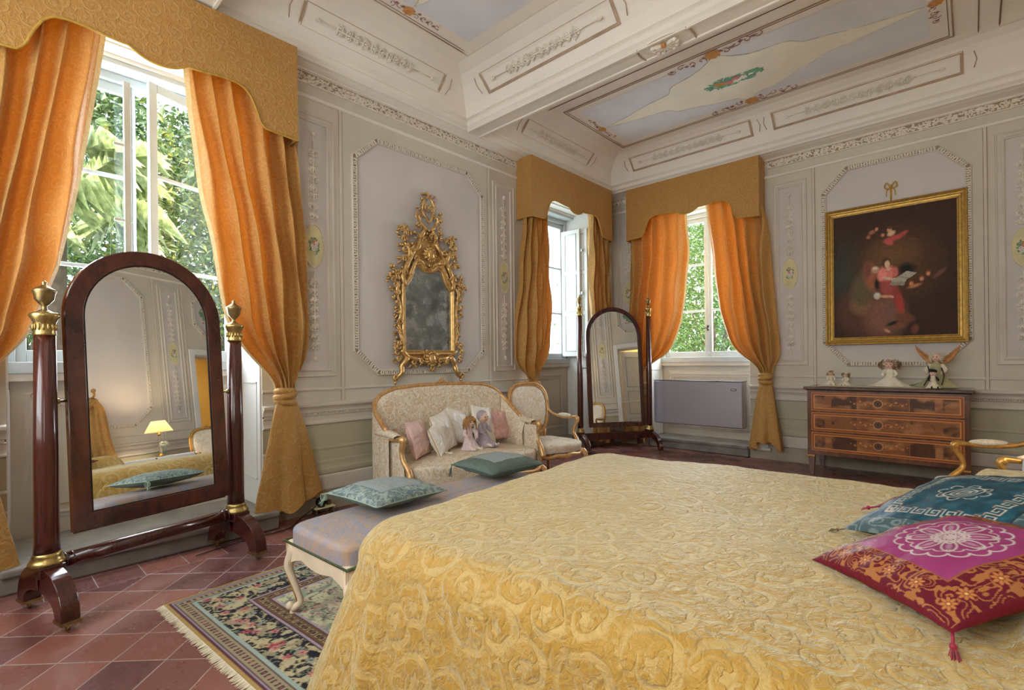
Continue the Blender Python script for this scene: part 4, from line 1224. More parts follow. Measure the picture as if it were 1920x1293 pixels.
def lf(x, z, L, ang, y=.055, wd=.40):
    c_, t_ = math.cos(ang), math.sin(ang); W = L * wd
    pts = [(x, -y + .02, z)]
    for k in range(1, 6):
        u = k / 6; w_ = W * math.sin(PI * u) ** .7 * (1 + .25 * (k % 2))
        pts.append((x + c_ * L * u - t_ * w_ * .5, -y, z + t_ * L * u + c_ * w_ * .5))
    pts.append((x + c_ * L, -y + .006, z + t_ * L))
    for k in range(5, 0, -1):
        u = k / 6; w_ = W * math.sin(PI * u) ** .7 * (1 + .25 * (k % 2))
        pts.append((x + c_ * L * u + t_ * w_ * .5, -y, z + t_ * L * u - c_ * w_ * .5))
    cen = (x + c_ * L * .5, -y - .018, z + t_ * L * .5); n = len(pts)
    b.add(pts + [cen, (cen[0], -y + .03, cen[2])], [(k, (k + 1) % n, n) for k in range(n)] + [((k + 1) % n, k, n + 1) for k in range(n)], 0, True)
def band(pts, r_, y=.045):
    b.tube([(p[0], -y, p[1]) for p in cr([(q_[0], q_[1], 0) for q_ in pts], 6)] if False else [(p.x, -y - .01 * math.sin(i * .7), p.y) for i, p in enumerate(cr([(q_[0], q_[1], 0) for q_ in pts], 6))], r_, 8)
def cluster(x, z, r_, n, y=.05, ang=None):
    for k in range(n):
        a_ = (ang if ang is not None else 0) + (rng.uniform(-1.5, 1.5) if ang is not None else rng.uniform(0, 2 * PI))
        d_ = rng.uniform(0, r_ * .6); lf(x + d_ * math.cos(a_), z + d_ * math.sin(a_), r_ * rng.uniform(.8, 1.2), a_, y + rng.uniform(-.01, .015))
    scr(x, z, r_ * .5, 1.1, rng.uniform(0, 6), 1 if x > 0 else -1, r_ * .13, y + .01)
for sg in (-1, 1):
    # side ornament
    band([(sg * .34, 1.46), (sg * .375, 1.65), (sg * .36, 1.85), (sg * .40, 2.02), (sg * .36, 2.12)], [.012, .020, .014, .020, .012])
    for z, r_, dx in ((1.50, .045, .38), (1.60, .05, .385), (1.70, .05, .39), (1.80, .055, .40), (1.90, .06, .41), (2.0, .055, .42), (2.08, .06, .43), (2.15, .06, .43)):
        cluster(sg * dx, z, r_, 4, .04, 0 if sg > 0 else PI)
        scr(sg * (dx - .02), z, r_ * .6, 1.1, rng.uniform(0, 6), sg, .009, .05)
    cluster(sg * .46, 2.12, .06, 5, .05, R(60) if sg > 0 else R(120)); cluster(sg * .44, 2.20, .05, 4, .05, R(80))
    # shoulders sweeping up to the crest
    band([(sg * .31, 2.08), (sg * .33, 2.18), (sg * .27, 2.30), (sg * .24, 2.40), (sg * .30, 2.52)], [.022, .030, .026, .030, .016])
    band([(sg * .25, 2.18), (sg * .17, 2.33), (sg * .10, 2.34), (sg * .03, 2.28)], [.018, .026, .022, .018])
    band([(sg * .27, 2.30), (sg * .20, 2.42), (sg * .13, 2.50), (sg * .09, 2.62), (sg * .04, 2.70)], [.02, .028, .024, .028, .016])
    for x, z, r_, an in ((.34, 2.20, .06, 20), (.33, 2.34, .06, 30), (.31, 2.44, .07, 60), (.34, 2.54, .06, 70), (.29, 2.60, .06, 95), (.33, 2.64, .045, 60), (.22, 2.46, .05, 100), (.19, 2.36, .05, 250)):
        cluster(sg * x, z, r_, 5, .05, R(an) if sg > 0 else R(180 - an))
        scr(sg * (x - .02), z, r_ * .7, 1.2, R(200 if sg > 0 else -20), -sg, .011, .055)
    for x, z, r_, an in ((.15, 2.60, .05, 40), (.13, 2.68, .045, 60), (.07, 2.56, .05, 90)): cluster(sg * x, z, r_, 4, .055, R(an) if sg > 0 else R(180 - an))
    # openwork crest
    band([(sg * .03, 2.68), (sg * .10, 2.75), (sg * .12, 2.82), (sg * .05, 2.86)], [.014, .018, .016, .010])
    band([(sg * .0, 2.76), (sg * .065, 2.86), (sg * .06, 2.98), (0, 3.05)], [.010, .014, .014, .010])
    for z in (2.80, 2.86, 2.92, 2.98, 3.03): lf(sg * .065, z, .045, R(50) if sg > 0 else R(130), .05)
    scr(sg * .14, 2.80, .035, 1.3, R(90), -sg, .010); scr(sg * .13, 2.72, .03, 1.2, R(-90), sg, .009); cluster(sg * .15, 2.86, .035, 3, .05, R(80))
    scr(sg * .02, 2.92, .04, 1.2, R(-60), sg, .009)
    # foot rail and feet
    band([(sg * .36, 1.42), (sg * .28, 1.36), (sg * .16, 1.33), (sg * .05, 1.35)], [.024, .026, .022, .02])
    band([(sg * .28, 1.35), (sg * .34, 1.27), (sg * .36, 1.19), (sg * .42, 1.13)], [.028, .030, .024, .018])
    scr(sg * .43, 1.15, .03, 1.2, R(-90), sg, .012); lf(sg * .43, 1.13, .06, R(-90), .045, .5)
    for x, z, r_, an in ((.40, 1.46, .055, 60), (.42, 1.40, .05, 0), (.40, 1.34, .05, -20), (.22, 1.30, .05, 230), (.12, 1.31, .05, 250), (.07, 1.36, .05, 90)):
        cluster(sg * x, z, r_, 4, .05, R(an) if sg > 0 else R(180 - an)); scr(sg * x, z, r_ * .6, 1.1, 0, sg, .010, .055)
# central shells
for z0, n, r_, up in ((2.42, 9, .10, 1), (1.33, 9, .09, -1)):
    for k in range(n):
        a_ = R(-30 + 240 * k / (n - 1)) * up; lf(0, z0, r_, a_, .075, .42)
    b.ell((0, -.085, z0), (.045, .03, .055), None, 0, 12, 8)
    for k in range(14): a_ = k * PI / 7; b.ell((.055 * math.cos(a_), -.085, z0 + .068 * math.sin(a_)), (.012, .012, .012), None, 0, 6, 4)
b.prism([(-.30, 2.06), (-.335, 2.2), (-.28, 2.36), (-.24, 2.46), (-.12, 2.56), (-.05, 2.70), (.05, 2.70), (.12, 2.56), (.24, 2.46), (.28, 2.36), (.335, 2.2), (.30, 2.06), (.22, 2.16), (.17, 2.28), (.12, 2.30), (0, 2.25), (-.12, 2.30), (-.17, 2.28), (-.22, 2.16)], -.030, -.006, 0)
b.prism([(-.36, 1.42), (-.34, 1.30), (-.16, 1.30), (0, 1.26), (.16, 1.30), (.34, 1.30), (.36, 1.42)], -.030, -.006, 0)
cluster(0, 2.26, .05, 5, .06, R(90)); cluster(0, 2.62, .05, 6, .06, R(90)); cluster(0, 3.03, .05, 5, .05, R(90)); cluster(0, 1.24, .05, 5, .06, R(-90))
b.build('carved_ornament', M['gilt'], gm, fix=False)
for x0, x1, z0, z1 in ((-.24, -.15, 2.28, 2.36), (.15, .24, 2.28, 2.36), (-.34, -.28, 1.30, 1.37), (.28, .34, 1.30, 1.37)):
    b = MB(); b.box(x0, x1, -.036, -.028, z0, z1); b.build('mirror_inset', t.m, gm)
b = MB(); b.prism([(-.33, 1.38), (.33, 1.38), (.33, 2.08), (.18, 2.30), (-.18, 2.30), (-.33, 2.08)], -.028, -.003, 0); b.build('back_board', M['bark'], gm, fix=False)

# ================================================================== upholstered seats
M['broc'] = damask('floral_brocade', (232, 226, 210), (200, 164, 112), 10, wr=.2, sheen=0, amt=.8, wrinkle=.3)
M['broc2'] = damask('worn_brocade', (234, 228, 214), (204, 172, 120), 7, wr=.25, sheen=0, amt=.6, wrinkle=.5)
M['giltw'] = gilt('gilt_wood', (204, 162, 108), (160, 112, 68), .36, .4)
M['giltd'] = gilt('dark_gilt_wood', (186, 142, 74), (122, 80, 36), .34, .55)
def cab_leg(root, x, y, h, ox, oy, mat, name='leg', s=1.0):
    """cabriole leg below (x,y,h) bowing outwards along (ox,oy)"""
    b = MB(); n = math.hypot(ox, oy); ox, oy = ox / n, oy / n
    p = cr([(x, y, h), (x + ox * .035 * s, y + oy * .035 * s, h * .82), (x + ox * .02 * s, y + oy * .02 * s, h * .5), (x - ox * .01 * s, y - oy * .01 * s, h * .22), (x + ox * .02 * s, y + oy * .02 * s, .03), (x + ox * .035 * s, y + oy * .035 * s, .012)], 5)
    b.tube(p, [.032 * s, .034 * s, .024 * s, .016 * s, .015 * s, .018 * s], 10)
    b.ell((x + ox * .035 * s, y + oy * .035 * s, .016), (.020 * s, .020 * s, .016), None, 0, 10, 6)
    lfb = MB()
    return b.build(name, mat, root)
def shellcrest(b, c, s, n=7, ax='x'):
    for k in range(n):
        a = R(-20 + 220 * k / (n - 1))
        b.ell((c[0] + .004, c[1] + s * .45 * math.cos(a), c[2] + s * .42 * math.sin(a)), (s * .22, s * .42, s * .15), Matrix.Rotation(a, 3, 'X'), 0, 8, 5)
    b.ell((c[0] + s * .1, c[1], c[2]), (s * .28, s * .24, s * .24), None, 0, 8, 6)
    for sg in (-1, 1):
        for k in range(3): b.ell((c[0], c[1] + sg * s * (.85 + .42 * k), c[2] - s * (.12 + .14 * k)), (s * .14, s * .34, s * .13), Matrix.Rotation(sg * R(-15 - 20 * (k % 2)), 3, 'X'), 0, 8, 5)

# ---- settee: faces local +x
st = thing('settee', 'cream brocade settee with gilt frame below the gilt wall mirror', 'sofa', (.60, -3.76, 0), R(-7)); st.scale = (1, .95, 1)
def back_plan(t):             # t -1..1 round the back, from left arm to right arm
    y = .80 * math.sin(t * PI / 2 * 1.0) * (1 + .03 * abs(t)); a = abs(t)
    x = -.36 + .10 * a ** 2 + .34 * sm((a - .62) / .38)
    y = math.copysign(min(.82, .84 * math.sin(min(1, a / .86) * PI / 2)), t)
    return x, y
def back_top(t):
    a = abs(t); return interp(a, [0, .2, .4, .55, .68, .78, .88, 1.0], [1.06, 1.055, 1.035, .985, .90, .80, .70, .655])
n = 60
b = MB()
def fb(u, v):
    """cross-section loop round the back board: outer face up, over, inner face down"""
    t_ = u * 2 - 1; x, y = back_plan(t_); zt = back_top(t_)
    x2, y2 = back_plan(min(1, t_ + .01)); x1, y1 = back_plan(max(-1, t_ - .01)); d = Vector((x2 - x1, y2 - y1, 0)).normalized(); nn = Vector((-d.y, d.x, 0))   # pointing
    inn = Vector((0, 0, 0)) - Vector((x - .35, y * .3, 0)); 
    if nn.dot(inn) < 0: nn = -nn
    k = v
    if k < .35: z = lerp(.16, zt, k / .35); o = -.022
    elif k < .45: z = zt + .012 * math.sin((k - .35) / .1 * PI); o = lerp(-.022, .022, (k - .35) / .1)
    else:
        q_ = (k - .45) / .55; z = lerp(zt, .36, q_); o = .022 + .045 * math.sin(PI * q_) ** .6
    return (x + nn.x * o, y + nn.y * o, z)
b.grid(n, 40, fb, 0); b.build('backrest', M['broc'], st, fix=False)
b = MB(); path = []
for k in range(n):
    t_ = lerp(-.90, .90, k / (n - 1)); x, y = back_plan(t_); path.append((x, y, back_top(t_) + .010))
b.tube(path, .024, 10); b.tube([(p[0] + .016, p[1] * .985, p[2] - .034) for p in path], .008, 6)
shellcrest(b, (-.345, 0, 1.10), .055)
b.build('back_rail', M['giltw'], st)
for sg in (-1, 1):
    b = MB(); x, y = back_plan(sg * 1.0)
    b.grid(16, 10, lambda u, v: (lerp(-.16, .20, u), sg * (.815 + .045 * math.cos(2 * PI * v)), .668 + .012 * math.sin(PI * u) + .035 * math.sin(2 * PI * v) * math.sin(PI * min(1, max(0.02, u * .98))) ** .3), cv=True)
    b.build('arm_pad', M['broc'], st, fix=False)
    b = MB()
    b.tube(cr([(-.20, sg * .82, .66), (0, sg * .825, .635), (.22, sg * .82, .655), (.275, sg * .815, .665), (.285, sg * .812, .635), (.25, sg * .81, .56), (.27, sg * .805, .48), (.33, sg * .79, .41), (.36, sg * .785, .33)], 6), [.016, .018, .020, .028, .028, .022, .022, .026, .03], 10)
    b.ell((.275, sg * .815, .655), (.034, .036, .034), None, 0, 12, 8)
    b.build('arm_post', M['giltw'], st)
    b = MB(); b.grid(8, 8, lambda u, v: (lerp(-.26, .265 + .06 * (1 - v) ** 2, u), sg * .805, lerp(.20, .64, v))); b.grid(8, 8, lambda u, v: (lerp(-.26, .265 + .06 * (1 - v) ** 2, u), sg * .785, lerp(.20, .64, v)))
    b.build('side_panel', M['broc'], st, fix=False)
def seat_block(root, mat, hw, x0, x1, z0, z1, bow=.05, taper=0.0, name='seat_cushion', nn=34):
    def f(u, v):
        a = 2 * PI * u; c, s_ = math.cos(a), math.sin(a); e = .32
        px = math.copysign(abs(c) ** e, c); py = math.copysign(abs(s_) ** e, s_)
        if v < .34: q_ = v / .34; r_ = .965 + .035 * math.sin(q_ * PI / 2); z = lerp(z0, z1 - .035, q_)
        elif v < .55: q_ = (v - .34) / .21; r_ = 1.0 - .07 * (1 - math.cos(q_ * PI / 2)); z = z1 - .035 + .028 * math.sin(q_ * PI / 2)
        else: q_ = (v - .55) / .45; r_ = .93 * (1 - q_) + .001; z = z1 - .007 + .035 * math.sin(q_ * PI / 2)
        X = (x0 + x1) / 2 + (x1 - x0) / 2 * px * r_; fr = max(0, px * r_)
        X += bow * fr * math.cos(py * r_ * PI / 2)
        Y = hw * py * r_ * (1 + taper * px)
        return (X, Y, z + .006 * math.sin(X * 14) * math.sin(Y * 11))
    b = MB(); b.grid(nn * 3, 20, f, cu=True); return b.build(name, mat, root, fix=False)
seat_block(st, M['broc'], .775, -.32, .37, .235, .425, .05)
b = MB()
fr_ = [(.355, -.76, .25), (.40, -.62, .215), (.42, -.3, .235), (.43, 0, .21), (.42, .3, .235), (.40, .62, .215), (.355, .76, .25)]
b.tube(cr(fr_, 6), [.026, .022, .024, .030, .024, .022, .026], 8); shellcrest(b, (.44, 0, .215), .03)
for sg in (-1, 1): b.tube(cr([(.35, sg * .76, .24), (0, sg * .79, .22), (-.30, sg * .76, .24)], 6), .022, 8)
b.tube(cr([(-.30, -.76, .22), (-.36, 0, .2), (-.30, .76, .22)], 6), .02, 8)
b.build('seat_frame', M['giltw'], st)
for x, y in ((.36, -.75), (.36, .75), (.40, -.0), (-.30, -.74), (-.30, .74)): cab_leg(st, x, y, .24, 1 if x > 0 else -1, (y / .75) if abs(y) > .1 else 0.001, M['giltw'])

# ---- armchairs: face local +x
def armchair(label, loc, rz, mat, fab, group):
    root = thing('armchair', label, 'armchair', loc, rz, group)
    # back: flaring cartouche
    def outline(k):
        a = 2 * PI * k; c, s_ = math.cos(a), math.sin(a); e = .62
        y = .275 * math.copysign(abs(s_) ** e, s_); z = .29 * math.copysign(abs(c) ** e, c)
        y *= 1 - .14 * max(0, -z / .29); return y, z + .745
    def bk(y, z): return -.27 - (z - .45) * .16 - .05 * (y / .27) ** 2 * -1 * .6
    b = MB()
    for off in (.028, -.02):
        b.grid(40, 9, lambda u, v: ((lambda y, z: (bk(y, z) + off * (1 if v > .12 else .2) + (.022 * (1 - (1 - v) ** 2) if off > 0 else 0), y, z))(outline(u)[0] * (1 - v) * .93, (outline(u)[1] - .745) * (1 - v) * .93 + .745)), cu=True)
    b.build('backrest', fab, root, fix=False)
    b = MB(); P = [(bk(*outline(k / 48)), outline(k / 48)[0], outline(k / 48)[1]) for k in range(48)]
    b.tube(P, .022, 8, closed=True); b.tube([(p[0] + .018, p[1] * .93, (p[2] - .745) * .93 + .745) for p in P], .008, 6, closed=True)
    shellcrest(b, (bk(0, 1.04) + .01, 0, 1.05), .038)
    for sg in (-1, 1): b.tube([(bk(.2, .5), sg * .205, .50), (-.27, sg * .215, .38)], .018, 8)
    b.build('back_frame', mat, root)
    for sg in (-1, 1):
        b = MB()
        b.tube(cr([(bk(.25, .72), sg * .265, .74), (-.20, sg * .30, .67), (-.05, sg * .325, .645), (.10, sg * .335, .655), (.155, sg * .335, .655), (.165, sg * .335, .62), (.125, sg * .33, .55), (.12, sg * .325, .48), (.19, sg * .31, .41), (.215, sg * .30, .36)], 6), [.016, .016, .016, .017, .024, .022, .018, .018, .020, .022], 8)
        b.ell((.155, sg * .335, .648), (.028, .026, .028), None, 0, 10, 7)
        arm = b.build('arm', mat, root)
        b = MB(); b.ell((-.03, sg * .322, .672), (.115, .036, .024), None, 0, 14, 8); b.build('arm_pad', fab, arm)
    seat_block(root, fab, .305, -.26, .30, .325, .425, .05, .08, 'seat_cushion', 16)
    b = MB()
    b.tube(cr([(.27, -.31, .315), (.30, -.22, .285), (.335, -.1, .30), (.345, 0, .285), (.335, .1, .30), (.30, .22, .285), (.27, .31, .315)], 5), [.026, .022, .024, .030, .024, .022, .026], 8)
    shellcrest(b, (.365, 0, .30), .028)
    for sg in (-1, 1): b.tube(cr([(.27, sg * .31, .31), (0, sg * .30, .29), (-.25, sg * .255, .31)], 5), .022, 8)
    b.tube([(-.25, -.255, .31), (-.26, .255, .31)], .022, 8)
    b.build('seat_frame', mat, root)
    for x, y in ((.275, -.30), (.275, .30), (-.25, -.25), (-.25, .25)): cab_leg(root, x, y, .32, 1 if x > 0 else -1, y / .3, mat)
    return root
GA = 'rococo armchairs of one set'
armchair('gilt armchair in worn pale brocade standing between the settee and the smaller standing mirror', (.735, -2.645, 0), R(-12), M['giltw'], M['broc2'], GA)
armchair('gilt armchair in front of the chest of drawers, partly behind the bed cushions', (4.40, -2.28, 0), R(200), M['giltd'], M['broc2'], GA)

# ================================================================== bench at the foot of the bed
BX, BYY, BBA = 1.885, -5.02, R(2)
bn = thing('bench', 'cream painted bench with grey blue and copper damask seat along the foot of the bed', 'bench', (BX, BYY, 0), BBA)
M['cream_paint'] = plain('cream_paint', (222, 204, 176), .45, .06, 6, bump=.1)
M['benchf'] = damask('bench_damask', (178, 150, 130), (138, 148, 170), 5.5, wr=.18, sheen=.1, amt=.85, wrinkle=.15)
HL, HWB = .84, .295
def fbn(u, v):
    a = 2 * PI * u; c, s_ = math.cos(a), math.sin(a); e = .22
    px = math.copysign(abs(c) ** e, c); py = math.copysign(abs(s_) ** e, s_)
    if v < .45: q_ = v / .45; r_ = .99 + .02 * math.sin(PI * q_); z = lerp(.385, .445, q_); dx = 0
    elif v < .7: q_ = (v - .45) / .25; z = .445 + .03 * math.sin(q_ * PI / 2); r_ = 1
    else: q_ = (v - .7) / .3; z = .475 + .012 * math.sin(q_ * PI / 2); r_ = 1
    ins = 0 if v < .45 else (.03 * (1 - math.cos((v - .45) / .25 * PI / 2)) if v < .7 else .03 + (HWB - .031) * ((v - .7) / .3))
    return ((HWB - ins) * px, (HL - ins) * py, z)
b = MB(); b.grid(120, 22, fbn, cu=True); b.build('seat', M['benchf'], bn, fix=False)
b = MB(); b.tube([(HWB * px * 1.01, HL * py * 1.003, .386) for px, py in [(-1, -1), (1, -1), (1, 1), (-1, 1)]], .007, 6, closed=True)
b.build('green_gimp', plain('green_braid', (78, 88, 58), .8, .1, 60, bump=.4, bscale=200), bn)
b = MB(); 
def apron(b, p0, p1, thick, nrm):
    p0 = Vector(p0); p1 = Vector(p1); n_ = 24; vs = []
    for k in range(n_ + 1):
        u = k / n_; p = p0.lerp(p1, u); zb = .315 - .02 * abs(math.cos(u * PI * 2)) - .035 * (abs(u - .5) * 2) ** 6
        for o in (0, thick): vs += [(p.x - nrm[0] * o, p.y - nrm[1] * o, .384), (p.x - nrm[0] * o, p.y - nrm[1] * o, zb)]
    fs = []
    for k in range(n_):
        o = k * 4; q_ = o + 4; fs += [(o, q_, q_ + 1, o + 1), (o + 2, o + 3, q_ + 3, q_ + 2), (o + 1, q_ + 1, q_ + 3, o + 3), (o, o + 2, q_ + 2, q_)]
    b.add(vs, fs, 0, False)
apron(b, (-HWB + .005, -HL + .01, 0), (HWB - .005, -HL + .01, 0), .02, (0, -1)); apron(b, (-HWB + .005, HL - .01, 0), (HWB - .005, HL - .01, 0), .02, (0, 1))
apron(b, (-HWB + .01, -HL, 0), (-HWB + .01, HL, 0), .02, (-1, 0)); apron(b, (HWB - .01, -HL, 0), (HWB - .01, HL, 0), .02, (1, 0))
b.build('apron', M['cream_paint'], bn, fix=True)
def bench_leg(x, y, ox, oy):
    b = MB()
    p = cr([(x, y, .385), (x + ox * .004, y + oy * .004, .33), (x + ox * .03, y + oy * .02, .25), (x + ox * -.00, y + oy * 0, .15), (x - ox * .02, y - oy * .015, .07), (x + ox * .012, y + oy * .01, .03)], 7)
    b.tube(p, [.030, .034, .026, .018, .015, .016, .020], 12)
    b.ell((x + ox * .022, y + oy * .018, .046), (.024, .022, .022), None, 0, 10, 8); b.lathe([(.014, .0), (.016, .012), (.012, .03)], (x + ox * .012, y + oy * .01, 0), 10)
    lg = b.build('leg', M['cream_paint'], bn)
    b = MB(); b.tube([(q_.x + ox * .020, q_.y + oy * .012, q_.z) for q_ in p[4:]], .005, 5); b.build('gilt_edge', M['giltd'], lg)
for sx in (-1, 1):
    for sy in (-1, 1): bench_leg(sx * (HWB - .035), sy * (HL - .035), sx, sy)
for sy in (0,):
    bench_leg(-HWB + .035, .05, -1, 0)
# ================================================================== patterned surfaces, painted point by point
def L3(c): return np.array(lin(c)[:3])
def vn(X, Y, f, seed=0, oct_=1):
    out = 0; amp = 1; tot = 0
    for o in range(oct_):
        rs = np.random.RandomState(seed + o * 17); G = rs.rand(64, 64)
        x = X * f * 2 ** o; y = Y * f * 2 ** o; xi = np.floor(x).astype(int); yi = np.floor(y).astype(int); fx = x - xi; fy = y - yi
        fx = fx * fx * (3 - 2 * fx); fy = fy * fy * (3 - 2 * fy)
        a = G[yi % 64, xi % 64]; b_ = G[yi % 64, (xi + 1) % 64]; c = G[(yi + 1) % 64, xi % 64]; d = G[(yi + 1) % 64, (xi + 1) % 64]
        out = out + amp * ((a * (1 - fx) + b_ * fx) * (1 - fy) + (c * (1 - fx) + d * fx) * fy); tot += amp; amp *= .5
    return out / tot
class Paint:
    def __init__(s, x0, x1, y0, y1, res, base):
        s.nu = int(round((x1 - x0) / res)) + 1; s.nv = int(round((y1 - y0) / res)) + 1
        s.X, s.Y = np.meshgrid(np.linspace(x0, x1, s.nu), np.linspace(y0, y1, s.nv)); s.C = np.ones((s.nv, s.nu, 3)) * L3(base)
    def put(s, m, c, a=1.0):
        m = (np.clip(m, 0, 1) * a)[..., None]; s.C = s.C * (1 - m) + (L3(c) if not isinstance(c, np.ndarray) else c) * m
    def ell(s, cx, cy_, rx, ry, ang, c, soft=.25, a=1.0):
        co, si = math.cos(ang), math.sin(ang); dx, dy = s.X - cx, s.Y - cy_
        u = (dx * co + dy * si) / rx; v = (-dx * si + dy * co) / ry; s.put((1 - np.sqrt(u * u + v * v)) / soft, c, a)
    def ring(s, cx, cy_, rx, ry, w, c, ang=0, a0=None, a1=None, a=1.0):
        co, si = math.cos(ang), math.sin(ang); dx, dy = s.X - cx, s.Y - cy_
        u = (dx * co + dy * si) / rx; v = (-dx * si + dy * co) / ry; r_ = np.sqrt(u * u + v * v); m = 1.6 - np.abs(r_ - 1) * min(rx, ry) / w * 1.6
        if a0 is not None: t = np.arctan2(v, u); m = np.where(((t - a0) % (2 * PI)) < (a1 - a0), m, 0)
        s.put(m, c, a)
    def line(s, x0, y0, x1, y1, w, c, a=1.0):
        dx, dy = x1 - x0, y1 - y0; L = max(1e-9, dx * dx + dy * dy); t = np.clip(((s.X - x0) * dx + (s.Y - y0) * dy) / L, 0, 1)
        d = np.hypot(s.X - x0 - t * dx, s.Y - y0 - t * dy); s.put(1.6 - d / w * 1.6, c, a)
    def pline(s, pts, w, c, a=1.0):
        for p, q in zip(pts[:-1], pts[1:]): s.line(p[0], p[1], q[0], q[1], w, c, a)
    def poly(s, pts, c, a=1.0):
        ins = np.zeros(s.X.shape, bool); n = len(pts)
        for i in range(n):
            x0, y0 = pts[i]; x1, y1 = pts[(i + 1) % n]
            if y0 == y1: continue
            ins ^= ((s.Y < y0) != (s.Y < y1)) & (s.X < (x1 - x0) * (s.Y - y0) / (y1 - y0) + x0)
        s.put(ins.astype(float), c, a)
    def rgba(s): return np.concatenate([s.C, np.ones(s.C.shape[:2] + (1,))], 2).reshape(-1, 4)
def grid_mesh(name, P, fn, mat, parent, back=None):
    """grid with the paint's colours; fn(X,Y)->(x,y,z) arrays"""
    x, y, z = fn(P.X, P.Y); n = P.nu * P.nv
    V = np.stack([np.broadcast_to(x, P.X.shape), np.broadcast_to(y, P.X.shape), np.broadcast_to(z, P.X.shape)], 2).reshape(-1, 3)
    i = np.arange(n).reshape(P.nv, P.nu); F = np.stack([i[:-1, :-1], i[:-1, 1:], i[1:, 1:], i[1:, :-1]], 2).reshape(-1, 4)
    me = bpy.data.meshes.new(name); me.from_pydata(V.tolist(), [], F.tolist()); me.materials.append(mat)
    me.polygons.foreach_set('use_smooth', [True] * len(F))
    ca = me.color_attributes.new('Col', 'FLOAT_COLOR', 'POINT'); ca.data.foreach_set('color', P.rgba().astype(np.float32).ravel())
    me.update(); o = bpy.data.objects.new(name, me); COL.objects.link(o)
    if parent is not None: o.parent = parent
    return o

# ================================================================== rug
RX, RY = 1.75, 2.35
P = Paint(0, RX, 0, RY, .0065, (150, 140, 110))
X, Y = P.X, P.Y; D = np.minimum(np.minimum(X, RX - X), np.minimum(Y, RY - Y)); T = np.where(np.minimum(X, RX - X) < np.minimum(Y, RY - Y), Y, X)
def bandm(a, b_): return ((D >= a) & (D < b_)).astype(float)
P.put(bandm(0, .014), (176, 146, 88)); P.put(bandm(.014, .026), (96, 56, 66)); P.put(bandm(.026, .034), (156, 154, 168)); P.put(bandm(.034, .042), (100, 64, 70))
P.put(bandm(.042, .095), (158, 146, 118)); P.put(bandm(.042, .095) * ((np.sin(T * 2 * PI / .030) > .1) & (np.abs(D - .068) < .013)), (52, 48, 56)); P.put(bandm(.042, .095) * ((np.sin(T * 2 * PI / .030) > .75) & (np.abs(D - .068) < .007)), (170, 90, 90))
P.put(bandm(.095, .102), (90, 60, 66)); P.put(bandm(.102, .118), (160, 176, 168))
mb = bandm(.118, .300); P.put(mb, (38, 34, 44))
n1 = vn(X, Y, 17, 3, 2); n2 = vn(X, Y, 30, 9, 2); n3 = vn(X, Y, 26, 21, 2)
P.put(mb * (np.abs(n1 - .5) < .045), (190, 176, 136)); P.put(mb * (n2 > .62), (184, 174, 140)); P.put(mb * (n3 > .68), (160, 146, 118)); P.put(mb * (np.abs(n2 - .42) < .018), (120, 134, 112))
rs = np.random.RandomState(5)
for k in range(150):
    sd = rs.randint(4); t = rs.rand(); d = .21 + rs.uniform(-.05, .05)
    px, py = ((t * RX, d), (t * RX, RY - d), (d, t * RY), (RX - d, t * RY))[sd]
    col = ((196, 100, 104), (206, 130, 130), (190, 176, 130), (150, 160, 150))[rs.randint(4)]
    if min(px, RX - px, py, RY - py) < .13: continue
    for q in range(5):
        a = q * 2 * PI / 5; P.ell(px + .014 * math.cos(a), py + .014 * math.sin(a), .011, .008, a, col, .4)
    P.ell(px, py, .007, .007, 0, (60, 40, 46), .5)
P.put(bandm(.300, .308), (60, 44, 48)); P.put(bandm(.308, .322), (172, 154, 168)); P.put(bandm(.322, .330), (90, 52, 56))
P.put(bandm(.330, .385), (112, 88, 66)); P.put(bandm(.330, .385) * ((np.sin(T * 2 * PI / .036) > .0) & (np.abs(D - .357) < .015)), (168, 150, 110)); P.put(bandm(.330, .385) * ((np.sin(T * 2 * PI / .036) > .5) & (np.abs(D - .357) < .008)), (50, 40, 50))
P.put(bandm(.385, .392), (90, 52, 56)); P.put(bandm(.392, .406), (176, 158, 172))
fm = bandm(.406, 9); P.put(fm, (204, 200, 164)); 
P.put(fm * (n1 > .56), (182, 178, 148), .8); P.put(fm * (np.abs(n2 - .5) < .02), (84, 84, 80), .8); P.put(fm * (n3 > .68), (196, 156, 146), .8); P.put(fm * (vn(X, Y, 22, 40, 2) > .68), (134, 150, 130), .8); P.put(fm * (vn(X, Y, 40, 60, 1) > .82), (90, 62, 74), .8)
for k in range(60):
    px, py = rs.uniform(.45, RX - .45), rs.uniform(.45, RY - .45); a0 = rs.uniform(0, 6)
    if k % 6 == 0:
        P.ell(px, py, .055, .028, a0 * .2, (178, 138, 104), .2); P.ell(px + .05, py + .03, .018, .014, 0, (178, 138, 104), .3)
        for q in (-.03, -.015, .02, .035): P.line(px + q, py - .02, px + q * 1.2, py - .06, .006, (170, 130, 98))
    else:
        for q in range(6): P.line(px, py, px + .06 * math.cos(a0 + q * .5), py + .06 * math.sin(a0 + q * .5), .004, (86, 92, 84), .8); P.ell(px + .06 * math.cos(a0 + q * .5), py + .06 * math.sin(a0 + q * .5), .013, .009, a0, (186, 120, 120) if q % 2 else (120, 140, 120), .4)
P.C *= (.92 + .16 * vn(X, Y, 90, 77)[..., None])
rug = thing('rug', 'fringed floral oriental rug with dark border lying under the bench and the bed', 'rug', (1.035, -6.275, 0), R(3.5))
M['rug_fringe'] = plain('rug_fringe', (214, 202, 176), .95, .08, 60)
M['rugm'] = vcol('rug_pile', .95, .7, 500)
grid_mesh('pile', P, lambda X, Y: (X, Y, .011 + .0015 * np.sin(X * 9) * np.sin(Y * 7)), M['rugm'], rug)
